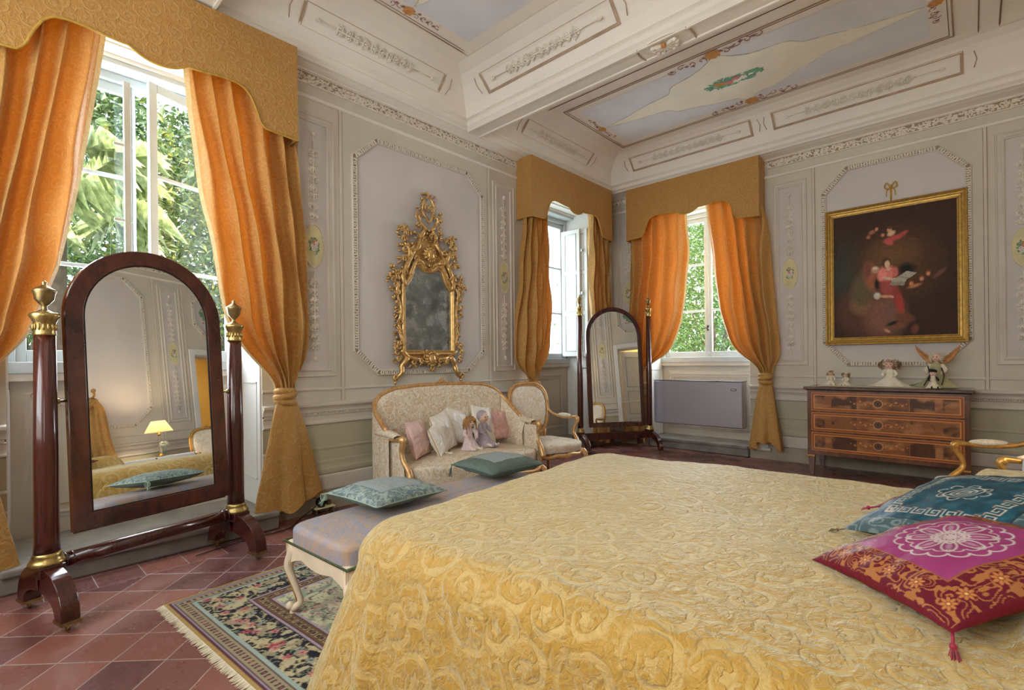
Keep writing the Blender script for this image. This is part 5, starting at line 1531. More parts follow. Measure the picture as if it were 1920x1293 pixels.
b = MB(); b.box(.002, RX - .002, .002, RY - .002, .001, .009); b.build('backing', plain('rug_backing', (150, 130, 100), .95), rug)
rng = random.Random(2)
for yy, sg in ((0, -1), (RY, 1)):
    b = MB()
    for k in range(330):
        x = RX * (k + .5) / 330; l = rng.uniform(.026, .044); dx = rng.uniform(-.009, .009)
        b.add([(x - .0028, yy, .010), (x + .0028, yy, .010), (x + .0018 + dx, yy + sg * l, .003), (x - .0018 + dx, yy + sg * l, .003), (x - .0028, yy, .003), (x + .0028, yy, .003)], [(0, 1, 2, 3), (4, 0, 3), (1, 5, 2), (4, 3, 2, 5)], 0, False)
    b.build('fringe', M['rug_fringe'], rug, fix=False)

# ================================================================== cushions
def pillow_z(u, v, h, pinch=.5):
    return h * np.clip((1 - np.abs(u) ** 2.4) * (1 - np.abs(v) ** 2.4), 0, 1) ** pinch
def pillow_xy(u, v, hw, hh, c=.07):
    return hw * u * (1 - c * (1 - np.abs(v) ** 2) * np.abs(u) ** 3) , hh * v * (1 - c * (1 - np.abs(u) ** 2) * np.abs(v) ** 3)
def tassel(root, p, d, col, L=.05, name='tassel', r=.006):
    """hanging tassel from p, first along d then down"""
    b = MB(); p = Vector(p); d = Vector(d); q = p + d * .02
    b.tube([p, q, q + d * .012], r * .45, 6); e = q + d * .012
    b.ell(e, (r, r, r * 1.2), None, 0, 8, 6)
    rg = random.Random(len(bpy.data.objects))
    for k in range(26):
        a = rg.uniform(0, 2 * PI); s_ = r * rg.uniform(.2, 1.9); side = Vector((math.cos(a), math.sin(a), .1 * math.sin(a)))
        side = (side - d * side.dot(d)) * s_
        b.tube([e + side * .3, e + d * L * .5 + side * .9, e + d * L * rg.uniform(.85, 1.1) + side * 1.7], .0011, 4)
    return b.build(name, col, root, fix=False)
def cushion(name, label, mtx, hw, hh, h, front, paint=None, group=None, cat='cushion', back=None, hb=None, wrinkle=.003, seed=0, piping=None, corner=None, res=.006):
    root = thing(name, label, cat, (0, 0, 0), 0, group); root.matrix_world = mtx
    nu = 44 if paint is None else None
    if paint is None: P_ = Paint(-1, 1, -1, 1, 2 / 60, (200, 200, 200))
    else: P_ = paint
    def srf(sg, hgt):
        def f(U, V):
            x, y = pillow_xy(U, V, hw, hh); z = pillow_z(U, V, hgt)
            e = np.clip(1 - np.maximum(np.abs(U), np.abs(V)), 0, 1)
            z = z + sg * 0 + wrinkle * (vn(U + 5, V + 5, 3, seed, 2) - .5) * 4 * np.clip(e * 6, 0, 1) + wrinkle * 1.2 * np.sin(np.arctan2(V, U) * 18 + seed) * np.exp(-e * 5) * np.clip(e * 12, 0, 1)
            return x, y, sg * z
        return f
    grid_mesh('front', P_, srf(1, h), front, root)
    Pb = Paint(-1, 1, -1, 1, 2 / 40, (200, 200, 200)) if paint is not None or back is not None else P_
    grid_mesh('back', Pb, srf(-1, hb or h), back or front, root)
    if piping:
        b = MB(); pts = []
        for u0, v0, u1, v1 in ((-1, -1, 1, -1), (1, -1, 1, 1), (1, 1, -1, 1), (-1, 1, -1, -1)):
            for k in range(16):
                u, v = lerp(u0, u1, k / 16), lerp(v0, v1, k / 16); x, y = pillow_xy(np.array(u), np.array(v), hw, hh); pts.append((float(x), float(y), 0))
        b.tube(pts, .0035, 6, closed=True); b.build('piping', piping, root)
    return root
def mtx3(a, b_, c, lift=0):
    """matrix with local x along a->b, local y along a->c, origin at the middle"""
    a, b_, c = Vector(a), Vector(b_), Vector(c); U = (b_ - a).normalized(); V = (c - a); V = (V - U * V.dot(U)).normalized(); N = U.cross(V)
    o = a + (b_ - a) / 2 + (c - a) / 2 + N * lift
    return Matrix(((U.x, V.x, N.x, o.x), (U.y, V.y, N.y, o.y), (U.z, V.z, N.z, o.z), (0, 0, 0, 1)))
M['satin'] = vcol('embroidered_satin', .42, .25, 60, bdist=.006); M['satinb'] = plain('crimson_backing', (128, 14, 40), .6, .08, 10)
def scroll_band(P, m, g0, g1, seed):
    n = vn(P.X * 1.0 + 9, P.Y + 9, 8, seed, 1); n_ = vn(P.X + 3, P.Y + 3, 18, seed + 5, 1)
    P.put(m, g0); P.put(m * (np.abs(((n * 5) % 1) - .5) < .13), g1); P.put(m * (n_ > .70), g1)
# magenta cushion with silver lotus
def magenta(lotus=True, seed=1):
    P = Paint(-1, 1, -1, 1, 2 / 250, (142, 40, 98)); U, V = P.X, P.Y; E = np.maximum(np.abs(U), np.abs(V))
    P.put(vn(U + 2, V + 2, 3, 5, 2), (170, 76, 130), .45)
    m = (E > .62).astype(float); scroll_band(P, m, (98, 12, 34), (166, 104, 56), seed)
    rs_ = np.random.RandomState(seed)
    for k in range(18):
        sd = k % 4; t = -.8 + 1.6 * ((k // 4) + .5) / 4.5; p = ((t, -.81), (t, .81), (-.81, t), (.81, t))[sd]
        P.ell(p[0], p[1], .085, .085, 0, (98, 12, 34), .1)
        for q in range(8): a = q * PI / 4; P.ell(p[0] + .05 * math.cos(a), p[1] + .05 * math.sin(a), .032, .018, a, (186, 118, 62), .3)
        P.ell(p[0], p[1], .02, .02, 0, (226, 170, 100), .4)
    P.put((np.abs(E - .62) < .012), (150, 84, 50)); P.put((E > .97), (104, 10, 34))
    if lotus:
        s_ = (196, 182, 176)
        for q in range(8):
            a = q * PI / 4; c_, t_ = math.cos(a), math.sin(a)
            P.ring(.075 * c_ * 1.1, .075 * t_ * 1.1, .075, .045, .012, s_, a)
            P.ring(.24 * c_, .24 * t_, .13, .062, .013, s_, a)
            P.ell(.24 * c_, .24 * t_, .10, .035, a, (196, 170, 180), .6, .5)
        for q in range(16):
            a = (q + .5) * PI / 8; c_, t_ = math.cos(a), math.sin(a)
            P.ring(.42 * c_, .42 * t_, .07, .082, .014, s_, a, -1.7, 1.7)
            P.ring(.33 * c_, .33 * t_, .05, .055, .010, s_, a, -1.7, 1.7)
        P.ring(0, 0, .05, .05, .012, s_)
    return P
red_t = plain('crimson_silk', (150, 18, 50), .5, .1, 60, sheen=.3)
a_, b_, c_ = (3.925, -5.235, .665), (4.236, -5.575, .705), (4.195, -4.90, .77)
cu = cushion('cushion', 'magenta cushion with silver lotus embroidery and gold scroll border, nearest on the bed', mtx3(a_, b_, c_, .030), .245, .245, .072, M['satin'], magenta(True, 3), 'embroidered silk cushions on the bed', back=M['satinb'], hb=.035, seed=1)
tassel(cu, (.235, -.235, 0), (.25, -.45, -.86), red_t, .055, r=.008)
# teal cushion with Greek key
P = Paint(-1, 1, -1, 1, 2 / 190, (14, 62, 78)); U, V = P.X, P.Y; E = np.maximum(np.abs(U), np.abs(V))
P.put(np.clip(vn(U * .35 + V * 1.2 + 7, V * .4 - U * 1.2 + 7, 9, 8, 2) * 1.8 - .6, 0, 1), (40, 112, 128), .5)
m = (E > .76).astype(float); P.put(m, (66, 88, 92)); P.put(m * (np.abs(((vn(U + 4, V + 4, 7, 4) * 4) % 1) - .5) < .18), (118, 134, 134), .8); P.put((np.abs(E - .76) < .012), (30, 52, 60))
kc = (190, 184, 168)
def key(cx, cy_, s_, fx, fy, sw):
    pts = [(-.5, -.5), (-.5, .5), (.5, .5), (.5, -.25), (-.15, -.25), (-.15, .15), (.15, .15)]
    q = [(cx + (p[1] if sw else p[0]) * s_ * fx, cy_ + (p[0] if sw else p[1]) * s_ * fy) for p in pts]; P.pline(q, .0115, kc)
for k in range(7):
    t = -.54 + 1.08 * k / 6
    key(t, .56, .13, 1, 1, 0); key(t, -.56, .13, 1, -1, 0); key(.56, t, .13, 1, 1, 1); key(-.56, t, .13, -1, 1, 1)
    P.line(t - .065, .495, t - .115, .495, .012, (176, 140, 110)); P.line(t - .065, -.495, t - .115, -.495, .012, (176, 140, 110)); P.line(.495, t - .065, .495, t - .115, .012, (176, 140, 110)); P.line(-.495, t - .065, -.495, t - .115, .012, (176, 140, 110))
for r_ in (.06, .11, .17): P.ring(0, 0, r_ * 1.2, r_ * .8, .010, kc, R(45))
for q in range(8): a = q * PI / 4; P.ring(.22 * math.cos(a) * 1.0, .18 * math.sin(a), .07, .06, .010, kc, a, -1.6, 1.6)
P.line(-.16, -.16, .16, .16, .010, kc)
M['tealb'] = plain('teal_backing', (28, 62, 70), .6, .1, 10)
a_, b_, c_ = (3.935, -4.925, .69), (4.315, -5.19, .765), (4.160, -4.50, .83)
cu = cushion('cushion', 'teal cushion with silver Greek key border, between the two magenta cushions', mtx3(a_, b_, c_, .02), .25, .25, .062, M['satin'], P, 'embroidered silk cushions on the bed', back=M['tealb'], hb=.035, seed=2)
tassel(cu, (-.245, -.245, 0), (-.8, -.3, -.1), plain('bronze_silk', (110, 92, 62), .6), .03, r=.005)
a_, b_, c_ = (3.965, -4.60, .69), (4.315, -4.78, .745), (4.215, -4.19, .75)
cu = cushion('cushion', 'magenta cushion farthest back on the bed, mostly hidden behind the teal one', mtx3(a_, b_, c_, .03), .235, .235, .05, M['satin'], magenta(False, 9), 'embroidered silk cushions on the bed', back=M['satinb'], hb=.03, seed=3)
tassel(cu, (-.228, -.228, 0), (-.9, -.1, -.2), red_t, .022, r=.007)
# bench cushions
def teal_bench(seed, plainb=False):
    P = Paint(-1, 1, -1, 1, 2 / 130, (150, 160, 158)); U, V = P.X, P.Y; E = np.maximum(np.abs(U), np.abs(V))
    P.put(vn(U + 3, V + 3, 30, seed), (128, 142, 150), .4)
    m = (E > .60).astype(float); P.put(m, (96, 114, 118) if not plainb else (86, 100, 94))
    if not plainb:
        P.put(m * (np.abs(((vn(U + 4, V + 4, 7, seed) * 4) % 1) - .5) < .2), (146, 160, 150), .8); P.put(m * (vn(U + 1, V + 1, 16, seed + 3) > .68), (158, 170, 158), .7)
    else: P.put(m * (vn(U + 1, V + 1, 60, seed + 3) > .6), (100, 116, 96), .6)
    P.put((np.abs(E - .60) < .014), (66, 88, 88))
    for k in range(14):
        t = -.40 + .80 * k / 13
        for p in ((t, .42), (t, -.42), (.42, t), (-.42, t)): P.ell(p[0], p[1], .030, .018, k, (176, 160, 130), .4); P.ell(p[0] + .02, p[1] + .03, .018, .010, k * 2, (118, 132, 120), .4)
    return P
GB = 'grey green cushions on the bench'
M['tealw'] = vcol('woven_grey_green', .55, .4, 120, bdist=.004); M['tealbb'] = plain('grey_green_backing', (94, 112, 106), .7, .08, 30); cordg = plain('celadon_cord', (150, 168, 150), .7, .1, 60)
c1 = cushion('cushion', 'grey green cushion with scroll brocade border on the near end of the bench', Matrix.Translation((1.765, -5.35, .558)) @ Matrix.Rotation(R(4), 4, 'Z') @ Matrix.Rotation(R(-1.5), 4, 'X'), .235, .245, .062, M['tealw'], teal_bench(3), GB, back=M['tealbb'], hb=.055, seed=5, piping=cordg)
tassel(c1, (-.232, -.24, 0), (-.45, -.2, -.85), cordg, .05, r=.006)
b = MB(); 
for k in range(3): b.tube([(-.232 + .018 * math.cos(a) * (1 + .15 * k) - .018, -.24 - .008 * k, -.024 + .020 * math.sin(a)) for a in np.linspace(0, 2 * PI, 14)[:-1]], .002, 5, closed=True)
b.build('cord_loops', cordg, c1)
c2 = cushion('cushion', 'grey green cushion with plain dark border on the far end of the bench', Matrix.Translation((1.735, -4.42, .563)) @ Matrix.Rotation(R(-6), 4, 'Z') @ Matrix.Rotation(R(1), 4, 'X'), .235, .235, .07, M['tealw'], teal_bench(7, True), GB, back=M['tealbb'], hb=.055, seed=6, piping=plain('dark_piping', (66, 84, 78), .7))
tassel(c2, (-.232, -.232, 0), (-.2, -.1, -.95), plain('green_silk', (58, 88, 76), .6, .1, 60), .06, r=.007)

# ================================================================== cushions and dolls on the settee
M['ivory'] = plain('ivory_satin', (232, 226, 214), .35, .05, 7, bump=.25, bscale=12, sheen=.2); M['pinks'] = plain('pale_pink_satin', (224, 190, 182), .38, .06, 7, bump=.3, bscale=14, sheen=.2)
M['pinkd'] = plain('dusty_pink_satin', (212, 168, 160), .4, .06, 9, bump=.3, bscale=16, sheen=.2)
SC = 'small satin cushions on the settee'
def stand(y, x, z, yaw, lean, roll=0):      # cushion standing on the seat: local z faces the room
    return Matrix.Translation((x, y, z)) @ Matrix.Rotation(R(yaw), 4, 'Z') @ Matrix.Rotation(R(90 - lean), 4, 'Y') @ Matrix.Rotation(R(90 + roll), 4, 'Z')
S0 = .445
cushion('cushion', 'pink ruffled cushion against the left arm of the settee', stand(-4.21, .52, S0 + .160, 30, 18), .17, .17, .065, M['pinks'], None, SC, seed=11, wrinkle=.006, piping=M['pinkd'])
cushion('cushion', 'small ivory cushion with gold cord, second from the left on the settee', stand(-4.06, .60, S0 + .135, 38, 22, 8), .125, .145, .05, M['ivory'], None, SC, seed=12, wrinkle=.004, piping=M['gold_cord'])
cushion('cushion', 'large ivory satin cushion with gold tassel left of the straw-haired doll', stand(-3.915, .52, S0 + .19, 22, 18, 8), .165, .19, .06, M['ivory'], None, SC, seed=13, wrinkle=.004, piping=M['gold_cord'])
cushion('cushion', 'ivory satin cushion standing behind the straw-haired doll', stand(-3.62, .40, S0 + .20, 10, 16, -12), .17, .18, .055, M['ivory'], None, SC, seed=14, wrinkle=.006)
cushion('cushion', 'white satin cushion right of the grey dressed doll', stand(-3.33, .46, S0 + .195, 5, 18, -10), .155, .20, .055, M['ivory'], None, SC, seed=15, wrinkle=.006)
cushion('cushion', 'dusty pink gathered cushion against the right arm of the settee', stand(-3.08, .47, S0 + .165, -6, 14, -3), .17, .16, .055, M['pinkd'], None, SC, seed=16, wrinkle=.009)
M['skin'] = plain('doll_skin', (226, 188, 166), .45, .03, 10); M['lace'] = plain('cream_lace', (224, 214, 192), .85, .08, 40, bump=.5, bscale=90); M['straw'] = plain('straw_hair', (176, 130, 76), .8, .2, 60); M['bhair'] = plain('brown_hair', (132, 98, 66), .8, .2, 60)
M['greyd'] = plain('grey_lilac_cloth', (172, 160, 168), .75, .08, 20, bump=.5, bscale=50); M['blackc'] = plain('black_cloth', (34, 32, 30), .8, .1, 20); M['check'] = plain('pink_check_cloth', (218, 196, 196), .8, .12, 70); M['eye'] = plain('doll_eye', (40, 34, 40), .3); M['lip'] = plain('doll_lip', (176, 70, 70), .5)
M['sage'] = plain('sage_cloth', (168, 164, 124), .75, .06, 16, bump=.4, bscale=30, sheen=.2); M['orange'] = plain('painted_wing', (190, 132, 78), .6, .12, 30); M['darkt'] = plain('dark_ribbon', (62, 58, 46), .7)
def doll(name, label, loc, rz, s, dress, hair, hstyle, hat=None, puff=1.0, legs=True, skirt=(.9, .8), lean=0, shoe='blackc', group=None, sleeves=None, spread=.9, bend=0):
    """seated doll, s = height; faces local -y"""
    root = thing(name, label, 'doll', loc, rz, group, rot=(lean, 0, rz))
    rg = random.Random(int(s * 1000) + len(label))
    hr = s * (.118 if name == 'angel_doll' else .165); hz = s * .80; hy = -s * .02 - bend
    # body with skirt and torso in one cloth
    b = MB(); n = 40
    def bf(u, v):
        a = 2 * PI * u
        if v < .45:
            q = v / .45; r_ = s * lerp(spread * .42, .15, q ** .7); z = s * lerp(.015, .34, q); w_ = 1 + .10 * (1 - q) * math.sin(a * 9) + .05 * (1 - q) * math.sin(a * 17 + 1)
            return (r_ * math.cos(a) * w_ * skirt[0], r_ * math.sin(a) * w_ * skirt[1] - s * .10 * (1 - q) , z)
        q = (v - .45) / .55; r_ = s * interp(q, [0, .3, .7, .9, 1], [.15, .115, .13, .085, .04]); z = s * lerp(.34, .67, q)
        return (r_ * math.cos(a), r_ * .72 * math.sin(a) - bend * q * .8, z)
    b.grid(n, 22, bf, cu=True); b.add([(0, -bend * .8, s * .67)], [], 0)
    b.build('dress', dress, root, fix=False)
    b = MB(); b.tube([(0, -bend * .8, s * .64), (0, hy, hz - hr * .7)], s * .035, 8)
    b.ell((0, hy, hz), (hr * .86, hr * .88, hr), None, 0, 16, 12); b.ell((0, hy - hr * .86, hz - hr * .1), (hr * .10, hr * .12, hr * .14), None, 0, 6, 5)
    for sg in (-1, 1): b.ell((sg * hr * .42, hy - hr * .62, hz - hr * .28), (hr * .24, hr * .20, hr * .2), None, 0, 8, 6)
    hd = b.build('head', M['skin'], root)
    b = MB()
    for sg in (-1, 1): b.ell((sg * hr * .33, hy - hr * .80, hz + hr * .06), (hr * .13, hr * .07, hr * .10), None, 0, 8, 6)
    b.build('eyes', M['eye'], hd)
    b = MB(); b.ell((0, hy - hr * .80, hz - hr * .42), (hr * .15, hr * .07, hr * .06), None, 0, 8, 5); b.build('mouth', M['lip'], hd)
    for sg in (-1, 1):
        b = MB(); sh = (sg * s * .11, -bend * .7, s * .60); el = (sg * s * .20, -s * .07 - bend * .5, s * .46); ha = (sg * s * .16, -s * .18 - bend * .3, s * .38)
        b.tube(cr([sh, el, ha], 5), [s * .045, s * .058, s * .050, s * .032], 8); arm = b.build('sleeve', sleeves or dress, root)
        b = MB(); hx = Vector(ha); dr = (hx - Vector(el)).normalized(); b.ell(hx + dr * s * .025, (s * .024, s * .030, s * .016), None, 0, 8, 6)
        for f in range(4): b.tube([hx + dr * s * .035 + Vector(((f - 1.5) * s * .010, 0, 0)), hx + dr * s * .065 + Vector(((f - 1.5) * s * .012, 0, -s * .008))], s * .006, 5)
        b.tube([hx + dr * s * .02, hx + dr * s * .04 + Vector((-sg * s * .022, 0, s * .004))], s * .006, 5)
        b.build('hand', M['skin'], arm)
        if legs:
            b = MB(); b.tube(cr([(sg * s * .09, -s * .05, s * .07), (sg * s * .11, -s * .28, s * .07), (sg * s * .12, -s * .44, s * .05)], 4), [s * .05, s * .04, s * .032], 8); b.build('leg', M['lace'], root)
            b = MB(); b.ell((sg * s * .125, -s * .47, s * .065), (s * .035, s * .035, s * .06), None, 0, 10, 7); b.build('shoe', M[shoe], root)
    b = MB()
    if hstyle == 'curly':
        for k in range(90):
            a = rg.uniform(0, 2 * PI); h = rg.uniform(-.9, .9); q = rg.uniform(.95, 1.35) * puff
            p = Vector((hr * q * 1.05 * math.cos(a) * math.sqrt(1 - h * h * .5), hy + hr * (.15 + q * .85 * math.sin(a) * math.sqrt(1 - h * h * .6)), hz + hr * (.1 + h * 1.0)))
            if p.y < hy - hr * .25 and abs(p.x) < hr * .8 and p.z < hz + hr * .62: continue
            rr = hr * rg.uniform(.12, .2); b.tube([(p.x + rr * math.cos(t), p.y + rr * .6 * math.sin(t * .7), p.z + rr * math.sin(t) - hr * .05 * t) for t in np.linspace(0, 7, 9)], hr * .05, 5)
    elif hstyle in ('straw', 'long'):
        for k in range(110):
            a = rg.uniform(-.35, PI + .35) if hstyle == 'long' else rg.uniform(-.9, PI + .9)
            top = Vector((rg.gauss(0, hr * .25), hy + hr * .1, hz + hr * .98)); md = Vector((hr * 1.08 * math.cos(a), hy + hr * 1.0 * math.sin(a), hz + hr * .35)); en = Vector((hr * rg.uniform(1.1, 1.4) * math.cos(a), hy + hr * rg.uniform(1.0, 1.3) * math.sin(a), hz - hr * rg.uniform(.4, 1.5 if hstyle == 'straw' else 1.1)))
            b.tube(cr([top, md, en], 4), [hr * .07, hr * .06, hr * .03], 4)
        for k in range(14): x = lerp(-.7, .7, k / 13) * hr; b.tube([(x * .5, hy - hr * .2, hz + hr * .98), (x, hy - hr * .80, hz + hr * .62), (x * 1.1, hy - hr * .88, hz + hr * .30)], hr * .06, 4)
    else:
        b.ell((0, hy + hr * .22, hz + hr * .22), (hr * .98, hr * .95, hr * .98), None, 0, 14, 10)
    b.build('hair', hair, root, fix=False)
    if hat:
        b = MB()
        if hat[0] == 'bonnet': b.tube([(hr * 1.02 * math.cos(a), hy - hr * .25, hz + hr * .1 + hr * 1.02 * math.sin(a)) for a in np.linspace(-.3, PI + .3, 16)], hr * .16, 8)
        if hat[0] == 'bonnet':
            for k in range(11): a = -.1 + k * (PI + .2) / 10; b.ell((hr * 1.1 * math.cos(a), hy - hr * .4, hz + hr * .1 + hr * 1.1 * math.sin(a)), (hr * .17, hr * .14, hr * .17), None, 0, 7, 5)
        if hat[0] == 'straw': b.lathe([(hr * 1.5, 0), (hr * 1.52, hr * .05), (hr * .95, hr * .12), (hr * .85, hr * .55), (hr * .3, hr * .75), (.001, hr * .78)], (0, hy + hr * .1, hz + hr * .55), 22)
        if hat[0] == 'cap': b.ell((0, hy + hr * .05, hz + hr * .62), (hr * 1.12, hr * 1.05, hr * .62), Matrix.Rotation(R(8), 3, 'Y'), 0, 18, 10)
        b.build('hat', hat[1], root)
    return root
doll('doll', 'rag doll with straw hair and pink checked dress sitting on the settee', (.64, -3.70, .45), R(84), .33, M['check'], M['straw'], 'straw', shoe='check', spread=.8, lean=0, bend=.01)
gd = doll('doll', 'slender grey lilac doll in a long gown leaning between cushions on the settee', (.60, -3.475, .45), R(96), .36, M['greyd'], M['greyd'], 'cap', legs=True, shoe='greyd', skirt=(.75, 1.0), spread=.85)
# bows on the seat
b = MB()
for sg in (-1, 1):
    b.tube(cr([(0, 0, .006), (sg * .03, .012, .012), (sg * .05, 0, .008), (sg * .03, -.012, .006), (0, 0, .006)], 4), .004, 6); b.tube([(0, 0, .006), (sg * .03, .03, .004)], .003, 5)
tag(b.build('ribbon_bow', M['ivory'], None, loc=(.72, -4.02, .462)), 'small pale ribbon bow lying on the settee seat in front of the cushions', 'ribbon')

# ================================================================== heater
ht = thing('heater', 'silver grey wall heater under the far window', 'heater', (1.435, -.03, .39))
M['heat'] = plain('silver_lacquer', (168, 164, 174), .30, .01, 2, metal=.25, spec=.6, coat=.3)
b = MB(); b.box(-.615, .615, -.20, -.02, 0, .605); b.build('housing', M['heat'], ht, bev=.012)
b = MB(); b.box(-.62, .62, -.205, -.015, .606, .614); b.build('top_plate', plain('smoked_glass', (44, 58, 66), .15, .02, 4, coat=.5), ht, bev=.002)
b = MB(); b.box(.475, .545, -.206, -.2005, .488, .514); bd = b.build('badge', plain('badge_black', (24, 22, 22), .3), ht, bev=.003)
b = MB(); 
for x0, x1 in ((.484, .496), (.499, .509), (.512, .522), (.525, .536)): b.box(x0, x1, -.2085, -.206, .496, .507)
b.build('badge_lettering', plain('badge_silver', (225, 225, 225), .3, metal=.3), bd)
b = MB(); b.tube(cr([(-.17, -.10, -.005), (-.12, -.12, -.035), (-.05, -.12, -.045), (.02, -.12, -.03), (.06, -.10, -.003)], 5), .008, 6); b.tube([(-.36, -.10, -.003), (-.37, -.11, -.03), (-.34, -.10, -.003)], .005, 6)
b.build('hose', plain('white_plastic', (216, 214, 210), .5), ht)
b = MB(); b.box(-.60, .60, -.18, -.03, -.006, 0); b.build('underside_grille', M['blackc'], ht)

# ================================================================== chest of drawers
ch = thing('chest_of_drawers', 'inlaid walnut chest of three drawers below the oil painting', 'chest of drawers', (3.545, -.335, 0))
M['walnut'] = wood('walnut', (66, 34, 20), (122, 72, 40), (1, 1, .4), .28, .4, 8); M['walnutt'] = wood('walnut_top', (58, 34, 26), (96, 62, 46), (.3, 1, 1), .22, .5, 8)
HXC, HYC = .672, .285
b = MB(); b.box(-HXC, HXC, -HYC, HYC, .225, .945); b.build('carcass', M['walnut'], ch, bev=.004)
b = MB(); b.box(-HXC - .032, HXC + .032, -HYC - .03, HYC + .01, .948, .978); b.box(-HXC - .012, HXC + .012, -HYC - .012, HYC + .005, .938, .949); b.build('top', M['walnutt'], ch, bev=.006)
for sx in (-1, 1):
    for sy in (-1, 1):
        b = MB(); x, y = sx * (HXC - .035), sy * (HYC - .035); vs = [(x + q * .034, y + p * .034, .225) for q, p in ((-1, -1), (1, -1), (1, 1), (-1, 1))] + [(x + q * .018, y + p * .018, 0) for q, p in ((-1, -1), (1, -1), (1, 1), (-1, 1))]
        b.add(vs, [(0, 1, 2, 3), (7, 6, 5, 4)] + [(k, (k + 1) % 4, 4 + (k + 1) % 4, 4 + k) for k in range(4)], 0, False); b.box(x - .036, x + .036, y - .036, y + .036, .205, .222, 1); b.build('leg', [M['walnut'], M['ochre']], ch)
M['inlay'] = vcol('inlaid_walnut', .28, .05, 80, coat=.45)
for k, z0 in enumerate((.715, .495, .275)):
    W, H = 1.262, .200; P = Paint(0, W, 0, H, .0042, (138, 88, 52)); X, Y = P.X, P.Y
    f = vn(X * 1.0 + k * 3, Y * 2.5 + k, 7, 50 + k, 3); g = vn(np.abs(X - W / 2) * 1.0 + 2, Y * 1.2 + k * 2, 9, 70 + k, 3)
    P.put(np.clip((f - .45) * 4, 0, 1), (176, 120, 76), .8)
    for x0, x1 in ((.03, .13), (.19, .42), (.86, 1.05), (1.11, 1.235)): P.put(np.clip((.58 - g) * 6, 0, 1) * ((X > x0) & (X < x1)), (62, 38, 34), .85)
    P.put(np.clip((.5 - g) * 5, 0, 1) * ((X > .45) & (X < .85)), (84, 54, 44), .7)
    P.C *= (.72 + .56 * vn(X + 2 * g, Y * .35 + 4 * g, 55, 31, 2))[..., None]
    e = np.minimum(np.minimum(X, W - X), np.minimum(Y, H - Y)); P.put(e < .026, (142, 78, 38)); P.put(np.abs(e - .028) < .003, (214, 146, 84)); P.put(e < .005, (196, 128, 70))
    cx, cy_ = W / 2 - .03, H / 2; il = (206, 140, 84)
    P.ell(cx, cy_, .036, .036, 0, (96, 70, 58), .1); P.ring(cx, cy_, .040, .040, .004, (220, 156, 100)); P.ell(cx, cy_ + .004, .005, .007, 0, (20, 14, 12), .3); P.line(cx, cy_, cx, cy_ - .010, .003, (20, 14, 12))
    for sg in (-1, 1):
        P.ring(cx + sg * .085, cy_ - .012, .034, .026, .0022, il, 0, .2, 3.0); P.ring(cx + sg * .15, cy_ + .012, .034, .026, .0022, il, 0, 3.3, 6.1)
        for dx, dz, r_ in ((.062, .0, .008), (.105, -.010, .010), (.150, .018, .013), (.200, -.008, .009), (.235, .01, .008)):
            P.ell(cx + sg * dx, cy_ + dz, r_, r_ * .8, sg * .6, il, .3)
            if dx in (.105, .200): P.ell(cx + sg * dx, cy_ + dz, .018, .004, sg * .8, il, .4); P.ell(cx + sg * dx, cy_ + dz, .018, .004, -sg * .8, il, .4)
    dw = grid_mesh('drawer', P, lambda X, Y, z0=z0: (X - W / 2, -HYC - .008 + 0 * X, z0 + Y), M['inlay'], ch)
    b = MB(); b.box(-W / 2, W / 2, -HYC - .0075, -HYC + .01, z0, z0 + H); b.build('drawer_body', M['walnut'], dw)
    b = MB(); b.box(cx - W / 2 - .004, cx - W / 2 + .004, -HYC - .0095, -HYC - .008, z0 + .095, z0 + .108); b.build('keyhole_plate', M['blackc'], dw)
# lace runner
b = MB()
def lr(u, v):
    x = lerp(-.58, .36, u); y = lerp(-.235, .10, v); sc = .008 * abs(math.sin(u * 60)) ; y -= sc * (1 - v) ; return (x, y + .006 * math.sin(u * 23), .0025 + .0012 * math.sin(u * 37) * math.sin(v * 11) + .001)
b.grid(110, 14, lr); tag(b.build('lace_runner', M['lace'], None, solid=.0015, loc=(3.545, -.335, .979)), 'cream lace runner on top of the chest of drawers under the dolls', 'table runner')
GD = 'dolls on the chest of drawers'
zt = .984
doll('doll', 'small fair haired doll in cream dress at the left end of the chest of drawers', (3.06, -.40, zt), R(25), .175, M['lace'], M['straw'], 'long', ('bonnet', M['lace']), spread=1.6, group=GD)
doll('doll', 'small doll in straw hat and dark shoes, second from the left on the chest', (3.205, -.40, zt), R(-10), .150, M['lace'], M['bhair'], 'curly', ('straw', M['lace']), puff=1.3, spread=1.5, group=GD)
doll('doll', 'large curly haired doll in white flounced dress with flower wreath below the painting', (3.59, -.34, zt), R(-8), .295, plain('white_flounce', (232, 224, 204), .8, .06, 30, bump=.4, bscale=60), M['bhair'], 'curly', ('bonnet', M['lace']), puff=1.5, spread=1.55, legs=False, skirt=(1.0, .62), group=GD)
ag = doll('angel_doll', 'angel doll with gilded wings and sage green gown at the right of the chest', (3.965, -.26, zt), R(-14), .385, M['sage'], M['lace'], 'curly', None, spread=1.15, legs=False, skirt=(1.0, .7), sleeves=M['lace'], group=GD)
for sg in (-1, 1):
    b = MB(); pts = [(0, .24), (.025, .31), (.07, .345), (.12, .39), (.155, .435), (.145, .385), (.125, .345), (.10, .305), (.07, .27), (.03, .24)]
    n = len(pts); b.add([(sg * (x + .03), .035 - .1 * x, z) for x, z in pts] + [(sg * (x + .03), .047 - .1 * x, z) for x, z in pts], [tuple(range(n)), tuple(range(2 * n - 1, n - 1, -1))] + [(k, (k + 1) % n, n + (k + 1) % n, n + k) for k in range(n)], 0, False)
    for k in range(5): b.tube([(sg * (.05 + .015 * k), .03, .27 + .012 * k), (sg * (.09 + .02 * k), .022, .315 + .022 * k)], .004, 5)
    b.build('wing', M['orange'], ag)
